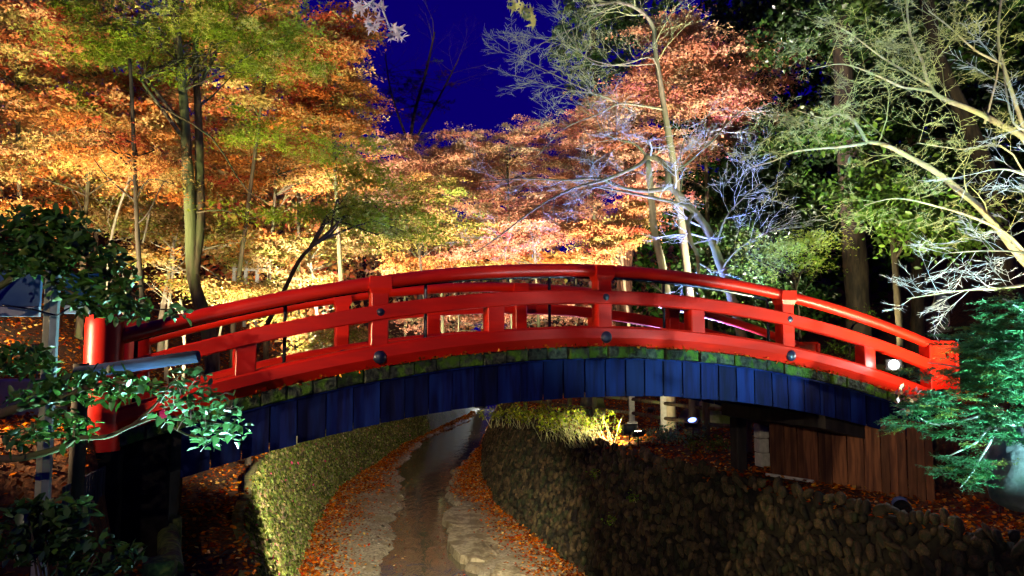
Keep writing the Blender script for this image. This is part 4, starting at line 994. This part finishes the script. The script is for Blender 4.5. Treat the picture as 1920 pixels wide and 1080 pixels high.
# timber post fence along the bank
fl_pts = [atz(px, py, BANK) for px, py in ((985,771),(1030,778),(1068,784),(1115,790),(1185,800),(1245,812),(1325,826),(1460,838))]
tf = thing('timber_fence', fl_pts[0], 'low timber post and rail fence along the right bank under the bridge', 'fence'); off_ = np.array(tf.location)
for k, p in enumerate(fl_pts):
    q_ = p-off_; q_[2] = float(land(p[0],p[1]))-off_[2]
    MB().cbox(q_[0]-.07,q_[0]+.07,q_[1]-.07,q_[1]+.07,q_[2]-.1,q_[2]+.86,.015).obj('post', M['concrete'] if k in (4,5) else M['bark'], tf)
for a_, b2 in zip(fl_pts[:-1], fl_pts[1:]):
    for h_ in (.35,.70): MB().tube([a_-off_+V(0,0,h_), b2-off_+V(0,0,h_)], .045, 7).obj('rail', M['bark'], tf, True)
def blob(name, label, c, rx, ry, rz, m_, seed=0, cat='rock', n1=14, n2=22):
    r_ = np.random.default_rng(seed); b_ = MB(); vs, fs = [], []
    ph = r_.uniform(0,6,6)
    for i in range(n1+1):
        th_ = math.pi*i/n1
        for j in range(n2):
            a_ = 2*math.pi*j/n2; d = V(math.sin(th_)*math.cos(a_), math.sin(th_)*math.sin(a_), math.cos(th_))
            q_ = 1+.10*math.sin(3*d[0]+ph[0]+2*d[2])+.08*math.sin(4*d[1]+ph[1]+3*d[0])+.05*math.sin(7*d[2]+ph[2]+5*d[1])+.03*math.sin(11*d[0]+ph[3])
            vs.append((d[0]*rx*q_, d[1]*ry*q_, d[2]*rz*q_))
    for i in range(n1):
        for j in range(n2): fs.append((i*n2+j, i*n2+(j+1)%n2, (i+1)*n2+(j+1)%n2, (i+1)*n2+j))
    b_.add(vs, fs); o = b_.obj(name, m_, None, True); o.location = tuple(c); return tag(o, label, cat)
blob('boulder', 'mossy boulder behind the timber fence under the bridge', A(1330,780,20)-V(0,0,.25), .75, .6, .75, M['mossrock'], 1)
blob('boulder', 'pale rounded boulder left of the lit floodlight under the bridge', A(1112,752,22)-V(0,0,.2), .4, .4, .6, M['mossrock'], 2)

bc = A(1915,885,7.6); blob('boulder', 'round boulder lit blue-green at the right edge', V(bc[0], bc[1], bc[2]), .33, .33, .42, M['rock'], 3)
# pale ledges at the water
def ledge(label, pts, z1, seed):
    random.seed(seed); P2 = [atz(px,py,.1)[:2] for px,py in pts]; out = []
    for i in range(len(P2)):
        a_, b2 = P2[i], P2[(i+1)%len(P2)]
        for k in range(6):
            t = k/6; out.append(a_*(1-t)+b2*t+np.array([random.uniform(-.035,.035), random.uniform(-.06,.06)]))
    slab(out, -.25, z1, 'rock_ledge', label, M['ledge'])
M['ledge'] = noise_mat('pale_eroded_ledge', (.25,.20,.11), (.40,.34,.21), 13, .85, .3, 1.0, c3=(.17,.13,.07), scale3=3, bdist=.05)
ledge('pale eroded ledge at the right edge of the water, upper one', [(832,962),(850,950),(905,958),(915,985),(945,1010),(985,1040),(940,1052),(900,1062),(860,1050),(835,1020),(848,990),(828,975)], .17, 1)
ledge('pale eroded ledge at the bottom edge of the picture, by the water', [(925,1062),(985,1045),(1030,1085),(1020,1110),(930,1110),(915,1085)], .16, 2)
random.seed(9)
# stems and leaves around the warm floodlight
lp = atz(1178,838,BANK)
def stem_bush(name, label, c, n_, hgt, spread, lean, stemm, leafpal, nleaf, lsize, cat='shrub', stemr=.005):
    rt = thing(name, c, label, cat); B = MB(); P_ = []
    for k in range(n_):
        a_ = random.uniform(0, 6.28); r_ = spread*math.sqrt(random.random()); p = V(r_*math.cos(a_), r_*math.sin(a_)*.6, -.05)
        d = norm(V(random.gauss(lean[0],.35), random.gauss(lean[1],.3), 1)); L_ = hgt*random.uniform(.6,1.2)
        pts = [p, p+d*L_*.4, p+d*L_*.75+V(d[0],d[1],0)*L_*.08, p+d*L_+V(d[0],d[1],-.3)*L_*.25]
        B.tube(smooth_path(pts,2), list(np.linspace(stemr,stemr*.4,7)), 3, cap=False)
        for j in range(nleaf): f = random.uniform(.3,1); P_.append(pts[1]*(1-f)+pts[3]*f+np.array([random.gauss(0,.04) for _ in range(3)]))
    tag(B.obj('stems', M[stemm], rt, True), kind='stuff')
    if nleaf: tag(link('leaves', leaf_mesh('leaves', np.array(P_), lsize*rng.uniform(.6,1.3,len(P_)), palette(leafpal,len(P_)), M['leaf'], 'oval', .7), rt), kind='stuff')
    return rt
stem_bush('shrub', 'bare stemmed shrub lit yellow in front of the warm floodlight', lp+V(-.75,.35,0), 75, .75, .55, (-.45,.1), 'twig', MIDG, 0, .05)
stem_bush('shrub', 'yellow green leafy shrub between the warm floodlight and the timber fence', lp+V(-.9,1.3,0), 60, .75, .9, (-.2,0), 'twig', [(3,(.36,.42,.06)),(2,(.22,.32,.04))], 16, .075)
stem_bush('shrub', 'dim green shrub trailing along the timber fence towards the stream bend', lp+V(-2.0,4.2,0), 60, .6, 1.0, (-.1,0), 'twig', [(3,(.26,.28,.05)),(2,(.16,.2,.03))], 16, .08)
stem_bush('shrub', 'bluish green leafy shrub right of the warm floodlight', atz(1255,836,BANK), 50, .5, .6, (0,0), 'twig', [(3,(.12,.26,.14)),(2,(.2,.32,.2))], 16, .07)
stem_bush('shrub', 'low dark shrub under the bluish floodlight', atz(1330,850,BANK), 40, .4, .5, (0,0), 'bark_dark', [(3,(.08,.12,.03)),(2,(.14,.16,.04))], 14, .06)
for (px,py,k) in ((1085,872,0),(1160,895,1),(1120,925,2)):
    y_ = {0:14.9,1:13.2,2:13.6}[k]; zz = {0:1.9,1:1.75,2:1.3}[k]; x_ = float(RT(y_))-BATR*(1-zz/BANK)-.05
    stem_bush('fern', ['highest','middle','lowest'][k]+' of the small green ferns growing out of the cobble wall', V(x_,y_,zz), 7, .16, .05, (-.5,-.2), 'twig', [(2,(.14,.28,.04)),(1,(.3,.4,.08))], 9, .05, 'fern', .003)
# flood lamp tube lying on the bank
tp = atz(1690,965,BANK); tb = thing('tube_lamp', tp, 'blue-grey tube lamp lying on the leaves of the right bank', 'lamp')
d = norm(V(-.35,-.9,-.05)); e0 = V(0,0,.1)
b_ = MB(); b_.tube([e0-d*.12, e0-d*.1, e0+d*.1, e0+d*.12], [.085,.1,.1,.11], 20, cap=False); b_.obj('barrel', M['pipeblue'], tb, 'auto')
b_ = MB(); b_.tube([e0+d*.06, e0+d*.065], .097, 20); b_.obj('glass', M['blackpipe'], tb)
MB().tube([V(0,0,-.05), e0], .02, 8).obj('foot', M['lampbody'], tb)
# dim block wall behind the right end
bw0, bw1 = A(1640,620,16), A(1790,620,16); bwz = float(land(bw0[0],bw0[1]))
bwl = thing('block_wall', (bw0[0], bw0[1], bwz), 'dim wall of squared stone blocks behind the right end of the bridge', 'wall')
for r_ in range(7):
    x = -.2 if r_ % 2 else 0
    while x < 1.9:
        w = random.uniform(.28,.4); MB().cbox(x+.008,x+w-.008,0,.3,r_*.24+.006-.1,r_*.24+.234-.1,.02).obj('block', M['stone'], bwl); x += w
# clear garden lantern
gl = A(1765,612,12.4); zg = float(land(gl[0],gl[1])); lt = thing('garden_lantern', (gl[0],gl[1],zg), 'unlit garden lantern with clear globe behind the right end of the bridge', 'lantern')
h_ = gl[2]-zg
MB().lathe((0,0,0), [(.05,-.1),(.045,h_-.1),(.15,h_-.08),(.15,h_)], 16).obj('pedestal', M['darkwood'], lt, 'auto')
glm = mat('clear_lantern_glass', (.9,.95,1), .03, .5); glm.node_tree.nodes["Principled BSDF"].inputs["Transmission Weight"].default_value = 1.0
MB().lathe((0,0,h_), [(.12,0),(.13,.06),(.13,.22),(.11,.27)], 24).obj('globe', glm, lt, True)
MB().lathe((0,0,h_+.27), [(.11,0),(.15,.02),(.15,.05),(.10,.14),(.09,.24),(.03,.28)], 20).obj('cap', M['cap'], lt, 'auto')

# ------------------------------------------------------------------ left foreground
# notice board
nb0 = A(92,735,5.6); zg = float(land(nb0[0],nb0[1])); nb = thing('notice_board', (nb0[0],nb0[1],zg), 'blue-grey notice board on a galvanised post, half hidden by camellia leaves', 'sign')
zt_ = A(92,500,5.6)[2]-zg
MB().cbox(-.005,.055,-.035,.0,-.2,zt_,.004).obj('post', M['steel'], nb)
M['postside'] = noise_mat('pale_post_side', (.36,.35,.22), (.48,.46,.30), 6, .6, .4, .1)  # second face of the post, paler and yellower than the first
MB().cbox(-.055,-.008,-.03,.03,-.2,zt_+.02,.004).obj('post', M['postside'], nb)
p0, p1 = A(2,575,5.55), A(180,505,5.55)
M['board'] = noise_mat('blue_grey_sheet', (.02,.06,.20), (.05,.12,.28), 3, .3, .4, .03, c3=(.07,.13,.24), scale3=1.5)
M['whitestrip'] = noise_mat('white_strip', (.34,.34,.38), (.44,.44,.48), 6, .5, .4, .02)
x0_, x1_, z0_, z1_ = p0[0]-nb0[0]-.2, p1[0]-nb0[0], p0[2]-zg, p1[2]-zg
MB().cbox(x0_, -.06, -.065, -.04, z0_+.0, z1_, .004).obj('panel', M['board'], nb)
MB().cbox(.06, x1_, .035, .06, z0_+.02, z1_-.02, .004).obj('panel', M['board'], nb)
MB().cbox(x0_, -.06, -.07, -.04, z0_-.075, z0_-.003, .004).obj('lower_strip', M['whitestrip'], nb)
MB().cbox(.06, x1_, .035, .065, z0_-.05, z0_+.015, .004).obj('lower_strip', M['whitestrip'], nb)
cbpts = [A(5,572,5.45), A(60,580,5.45), A(90,588,5.45), A(110,590,5.45), A(130,578,5.5), A(175,570,5.5)]
MB().tube([p-np.array(nb.location) for p in smooth_path(cbpts,4)], .008, 6).obj('cable', M['blackpipe'], nb, True)
# log rail fence
lr = thing('log_rail', V(A(160,760,6.2)[0], A(160,760,6.2)[1], 2.9), 'blue-grey round log rail ending in front of the left bridge rail', 'rail'); off_ = np.array(lr.location)
MB().tube([A(140,700,6.1)-off_, A(200,692,6.15)-off_, A(300,678,6.2)-off_, A(365,669,6.2)-off_, A(372,668,6.2)-off_], [.05,.051,.052,.052,.047], 16).obj('log', M['pipeblue'], lr, 'auto')
zg = float(land(A(160,700,6.2)[0], 6.2))
q_ = A(152,700,6.2)-off_; MB().tube([V(q_[0],q_[1],zg-.2-off_[2]), q_+V(0,0,.08)], .06, 12).obj('post', M['bark_dark'], lr, True)
q0_, q1_ = A(100,752,6.3)-off_, A(160,752,6.3)-off_; MB().tube([q0_, q1_], .045, 10).obj('lower_rail', M['bark'], lr, True)
# pale lit wall on the approach
pw = A(40,760,8.6); zg = float(land(pw[0],pw[1])); o = MB()
o.cbox(-.75,.36,0,.3,-.4,A(0,712,8.6)[2]-zg,.02); ob = o.obj('low_wall', M['paleyellow']); ob.location = (pw[0],pw[1],zg); tag(ob, 'pale yellow lit low wall at the left edge below the notice board', 'wall')
# slat screen and mossy log edging beside the path
sl0, sl1 = V(-3.55,6.0,0), V(-4.35,9.6,0)
ssn = thing('slat_screen', (sl0[0], sl0[1], BANK), 'dark screen of upright slats left of the path under the bridge', 'screen')
d = (sl1-sl0); L_ = np.linalg.norm(d); d /= L_; s = 0; nv = V(d[1],-d[0],0)
M['slat'] = piece_mat('dark_blue_slat', (.012,.013,.03), (.025,.028,.055), (.02,.02,.03), 8, .6, .3)
while s < L_:
    w = .055; a_, b2 = d*s, d*(s+w); t_ = nv*.02
    zt = .95 + .0*s
    MB().add([a_+V(0,0,-.2),b2+V(0,0,-.2),b2+t_+V(0,0,-.2),a_+t_+V(0,0,-.2),a_+V(0,0,zt),b2+V(0,0,zt),b2+t_+V(0,0,zt),a_+t_+V(0,0,zt)],[(3,2,1,0),(4,5,6,7),(0,1,5,4),(1,2,6,5),(2,3,7,6),(3,0,4,7)]).obj('slat', M['slat'], ssn); s += w+.02
MB().tube([d*.0-nv*.03+V(0,0,.15), d*L_-nv*.03+V(0,0,.15)], .03, 6).obj('rail', M['slat'], ssn)
le0, le1 = atz(300,1052,BANK+.33), atz(315,972,BANK+.33)
le = thing('log_edging', (le0[0], le0[1], BANK), 'mossy log edging with two stumps beside the path, lit blue-green at its foot', 'edging'); off_ = np.array(le.location)
for nm, p in (('stump', le0), ('stump', le1)):
    MB().lathe((p[0]-off_[0], p[1]-off_[1], 0), [(.14,-.3),(.135,0),(.13,.32),(.12,.345),(.02,.355)], 18).obj(nm, M['mosslog'], le, 'auto')
MB().tube([le0-off_+V(.05,.1,-.12), le1-off_+V(.05,-.1,-.12)], .10, 14).obj('log', M['mosslog'], le, 'auto')
# railing on the hillside
hr0, hr1 = A(440,492,30), A(505,500,30); zg = hr0[2]-.6
hr = thing('hillside_railing', (hr0[0], hr0[1], zg), 'pale timber railing high on the left hillside between the maples', 'railing'); off_ = np.array(hr.location)
for f in (0,.33,.66,1): q_ = hr0*(1-f)+hr1*f-off_; MB().cbox(q_[0]-.06,q_[0]+.06,q_[1]-.06,q_[1]+.06,-2.0,.75,.01).obj('post', M['concrete'], hr)
for h_ in (.3,.6): MB().cbox(0, hr1[0]-hr0[0], -.11,-.065, h_-.06, h_+.06,.01).obj('rail', M['concrete'], hr)

# ------------------------------------------------------------------ camellia
cam_root = thing('camellia_bush', V(-5.6,4.6,BANK), 'glossy camellia bush reaching in from the left in front of the bridge', 'bush'); off_ = np.array(cam_root.location)
tips = []
CB = [([V(-5.6,4.6,BANK), V(-5.2,4.7,3.2), A(-90,800,5), A(0,776,5), A(67,754,5), A(124,746,5), A(153,730,5), A(220,718,5), A(300,722,5.1)], .05, .008),
      ([A(-90,860,5), A(20,860,5), A(80,850,5), A(124,835,5), A(144,822,5), A(200,819,5), A(244,800,5.05), A(300,782,5.1), A(380,788,5.1), A(440,800,5.1)], .028, .005),
      ([V(-5.4,4.7,2.9), A(-140,600,5), A(-40,560,5), A(60,500,5), A(140,470,5), A(210,520,5), A(260,560,5)], .035, .006),
      ([A(-140,600,5), A(-60,470,4.9), A(20,430,4.9), A(90,420,4.9)], .02, .005),
      ([A(60,500,5), A(120,540,5), A(190,575,5), A(250,580,5), A(320,580,5.05)], .012, .004),
      ([A(244,800,5.05), A(290,760,5.1), A(340,700,5.1), A(385,705,5.1)], .010, .004),
      ([A(300,782,5.1), A(350,815,5.1), A(410,820,5.1), A(455,825,5.1)], .009, .004),
      ([A(60,793,5), A(65,815,4.9), A(90,830,4.9)], .01, .005)]
for pts, r0, r1 in CB:
    pts = smooth_path(pts, 4); MB().tube([p-off_ for p in pts], list(np.linspace(r0, r1, len(pts))), 8).obj('branch', M['bark'], cam_root, True)
def region(n_, specs):
    """specs: (px,py,Y,rx_px,ry_px,weight)"""
    w = np.array([s_[5] for s_ in specs], float); k = rng.choice(len(specs), n_, p=w/w.sum()); out = []
    for i in k:
        px,py,Y,rx,ry,_ = specs[i]; a_ = rng.uniform(0,6.28); q_ = math.sqrt(rng.uniform(0,1)); out.append(A(px+rx*q_*math.cos(a_), py+ry*q_*math.sin(a_), Y+rng.normal(0,.12)))
    return np.array(out)
pd = region(2300, [(70,450,5,90,60,5),(175,520,5,80,70,4),(30,500,5,50,20,.8),(230,575,5,60,25,1.2),(100,430,5,70,40,1.5),(180,725,5.05,110,30,3),(40,675,5.1,60,28,1.8),(120,800,5,60,30,1),(40,820,5,40,20,.4),(60,745,5,50,20,.5)])
tag(link('leaves', leaf_mesh('leaves', pd-off_, rng.uniform(.055,.095,len(pd)), palette([(5,(.035,.085,.018)),(3,(.05,.12,.02)),(1,(.10,.15,.03))],len(pd),.2), M['leaf_gloss'], 'oval', .6), cam_root), kind='stuff')
pl = region(290, [(400,775,5.1,55,45,5),(360,720,5.1,50,30,3),(430,810,5.1,38,22,2),(320,765,5.08,40,35,2),(330,585,5.05,30,16,1),(375,830,5.1,40,12,.8)])
T, fcs = SHAPES['oval']; M['camellia'] = plain_leaf_mat('camellia_leaf', (.075,.21,.06), .22, .32)
lm = []
for k in range(4):
    me = bpy.data.meshes.new('leaf'); me.from_pydata([(v_[0], v_[1]*(1+.1*k), v_[2]*(1+.8*k)) for v_ in T], [], fcs); me.materials.append(M['camellia']); me.polygons.foreach_set("use_smooth",[True]*len(fcs)); lm.append(me)
for k, p in enumerate(pl):
    o = link('leaf', lm[k%4], cam_root, p-off_); sz = random.uniform(.055,.09); o.scale = (sz,sz,sz); o.rotation_euler = (random.gauss(0,.5), random.gauss(.1,.45), random.uniform(0,6.28))
    if k % 3 == 0:
        j = pl[(k*7)%len(pl)]; 
tw = MB(); 
for k in range(45):
    p = pl[rng.integers(len(pl))]; q_ = p + np.array([random.gauss(-.05,.06), random.gauss(0,.05), -.04+random.gauss(0,.03)])
    tw.tube([q_-off_, (p+q_)/2-off_+V(0,0,.015), p-off_], [.004,.003,.002], 3, cap=False)
tag(tw.obj('twigs', M['twig_white'], cam_root, True), kind='stuff')
M['petal'] = mat('pink_petal', (.75,.03,.22), .5, .3)
fc = A(308,776,4.98)
b_ = MB()
for k in range(7):
    a_ = k*2*math.pi/7; ca_, sa_ = math.cos(a_), math.sin(a_); R_ = lambda u,v_,w_: V(u*ca_-v_*sa_, -w_, u*sa_+v_*ca_)
    b_.add([R_(0,0,0),R_(.014,.012,.006),R_(.03,.008,.012),R_(.03,-.008,.012),R_(.014,-.012,.006)],[(0,1,2,3,4)])
o = b_.obj('flower', M['petal'], cam_root); o.location = tuple(fc-off_); o["label"] = 'pink camellia flower'
# low shrub in the bottom left corner
lsb = thing('camellia_bush', V(A(100,1000,4.6)[0], 4.6, BANK), 'low dark camellia shrub in the bottom left corner', 'bush'); off2 = np.array(lsb.location)
pd = region(700, [(70,1000,4.6,90,60,4),(110,960,4.6,60,30,1),(180,1050,4.6,90,40,2)])
tag(link('leaves', leaf_mesh('leaves', pd-off2, rng.uniform(.06,.1,len(pd)), palette([(5,(.025,.06,.015)),(2,(.05,.09,.02))],len(pd),.2), M['leaf_gloss'], 'oval', .6), lsb), kind='stuff')
b_ = MB(); 
for k in range(9): b_.tube([V(random.gauss(0,.05),0,-.05), V(random.gauss(0,.1),0,.25), np.asarray(pd[k*9]-off2)], [.012,.009,.004], 5)
tag(b_.obj('stems', M['bark_dark'], lsb, True), kind='stuff')

# ------------------------------------------------------------------ fir shrub on the right
fir = thing('fir_shrub', V(7.0,6.9,BANK), 'feathery evergreen shrub lit blue-green in front of the right end of the bridge', 'shrub'); off_ = np.array(fir.location)
FB = [([V(7.0,6.9,BANK), A(2040,900,7), A(1990,820,6.9), A(1920,795,6.8), A(1850,775,6.7), A(1800,760,6.7), A(1760,740,6.7), A(1720,735,6.7)], .045, .006),
      ([A(1920,795,6.8), A(1860,800,6.7), A(1830,830,6.6), A(1790,850,6.6), A(1765,862,6.6)], .015, .004),
      ([A(1870,800,6.8), A(1850,840,6.6), A(1820,890,6.5), A(1800,915,6.5)], .014, .004),
      ([A(1990,820,6.9), A(1960,700,6.8), A(1920,650,6.7), A(1870,640,6.7), A(1830,660,6.7)], .025, .005),
      ([A(1960,700,6.8), A(1940,610,6.7), A(1900,570,6.7), A(1880,560,6.7)], .02, .005),
      ([A(1990,780,6.9), A(1880,720,6.9), A(1800,690,7), A(1740,680,7)], .02, .005),
      ([A(1850,775,6.7), A(1800,790,6.6), A(1750,795,6.6), A(1720,780,6.6)], .012, .004)]
for pts, r0, r1 in FB:
    pts = smooth_path(pts, 4); MB().tube([p-off_ for p in pts], list(np.linspace(r0, r1, len(pts))), 8).obj('branch', M['twig_white'] if r0 < .03 else M['bark'], fir, True)
pos, yaw, szs, cl, pit = [], [], [], [], []
sp = region(740, [(1890,690,6.7,60,70,6),(1860,640,6.8,50,40,2.4),(1905,595,6.7,45,45,3.2),(1835,700,6.9,45,40,2.6),(1760,760,6.6,50,30,2.4),(1730,700,7,30,15,.4),(1880,790,6.6,50,30,2.2),(1800,880,6.5,60,30,1.1),(1700,790,6.6,25,15,.4),(1810,640,7.2,30,25,.8),(1800,815,6.6,30,15,.5)])
for p in sp:
    a_ = rng.uniform(0, 6.28); L_ = rng.uniform(.14,.3); d = V(math.cos(a_), math.sin(a_), rng.normal(-.1,.25)); d = norm(d); cb_ = palette([(4,(.09,.27,.12)),(3,(.06,.18,.07)),(2,(.15,.34,.18)),(1,(.24,.30,.08))],1,.2)[0]
    side = norm(np.cross(d, V(0,0,1)))
    for sdk in (-1,0,1):
        dd = norm(d + side*sdk*.75) ; Ls = L_*(1 if sdk == 0 else .6); st_ = p + (d*L_*.3 if sdk else 0)
        for j in range(9):
            f = (j+.5)/9; q_ = st_+dd*Ls*f; ya = math.atan2(dd[1],dd[0])
            for w in (-1,1):
                pos.append(q_); yaw.append(ya+w*.75+rng.normal(0,.15)); szs.append(.055*(1.1-.5*f)); cl.append(cb_*math.exp(rng.normal(0,.2))); pit.append(rng.normal(.05,.25))
SHAPES['needle'] = (V(*[0,.0,0, .5,.16,.03, 1,0,0, .5,-.16,.03]).reshape(-1,3), [(0,3,2,1)])
tag(link('sprays', leaf_mesh('sprays', np.array(pos)-off_, np.array(szs), np.array(cl), M['leaf_gloss'], 'needle', .2, yaw=np.array(yaw), pitch=np.array(pit)), fir), kind='stuff')
dp = region(60, [(1700,745,6.55,22,28,1)])
tag(link('dead_leaves', leaf_mesh('dead_leaves', dp-off_, rng.uniform(.04,.07,60), palette([(2,(.5,.28,.16)),(2,(.3,.14,.16)),(1,(.6,.45,.35))],60), M['litter'], 'kite', .9), fir), kind='stuff')

# ------------------------------------------------------------------ maple sprays hanging in at the top
def star_mesh(name, m_):
    b_ = MB(); vs = [(0,0,0)]; lob = [(-2.35,.45),(-1.25,.85),(0,1.0),(1.25,.85),(2.35,.45)]; ring = []
    for k, (a_, r_) in enumerate(lob):
        if k: am = (lob[k-1][0]+a_)/2; ring.append((.27*math.cos(am), .27*math.sin(am), .02))
        wd = .13
        ring += [(r_*.55*math.cos(a_-wd*1.6), r_*.55*math.sin(a_-wd*1.6), 0), (r_*math.cos(a_), r_*math.sin(a_), -.08), (r_*.55*math.cos(a_+wd*1.6), r_*.55*math.sin(a_+wd*1.6), 0)]
    vs += ring; n_ = len(ring); b_.add(vs, [(0,i+1,i+2) for i in range(n_-1)]); return b_.mesh(name, m_)
def spray(label, root, twig_pts, leaf_spots, m_, size):
    rt = thing('maple_branch', root, label, 'branch'); off_ = np.array(rt.location); me = star_mesh('leaf', m_)
    for pts in twig_pts: pts = smooth_path(pts,3); MB().tube([p-off_ for p in pts], list(np.linspace(.008,.003,len(pts))), 5).obj('twig', M['twig_white'], rt, True)
    for p in leaf_spots:
        o = link('leaf', me, rt, p-off_); s_ = size*random.uniform(.7,1.2); o.scale = (s_,s_,s_); o.rotation_euler = (random.gauss(1.15,.5), random.gauss(0,.5), random.uniform(0,6.28))
M['star1'] = plain_leaf_mat('pale_pink_maple_leaf', (.80,.64,.66), .4, .5, .2)
M['star2'] = plain_leaf_mat('yellow_green_maple_leaf', (.70,.72,.22), .4, .5, .2)
Ys = 3.2
l1 = list(region(46, [(685,20,Ys,35,18,3),(700,40,Ys,24,14,1.5),(742,62,Ys,18,18,2),(740,5,Ys,25,8,1)]))
spray('spray of pale pink star shaped maple leaves hanging at the top left of the sky', A(760,-160,Ys), [[A(760,-160,Ys),A(725,-60,Ys),A(715,0,Ys),A(722,30,Ys),A(732,55,Ys)],[A(720,-20,Ys),A(695,5,Ys),A(668,18,Ys)]], l1, M['star1'], .042)
l2 = list(region(34, [(968,8,Ys,18,10,2),(985,22,Ys,14,10,2),(998,38,Ys,8,8,1)]))
spray('spray of yellow green maple leaves hanging at the top right of the sky', A(960,-160,Ys), [[A(960,-160,Ys),A(955,-50,Ys),A(965,0,Ys),A(990,30,Ys)]], l2, M['star2'], .036)
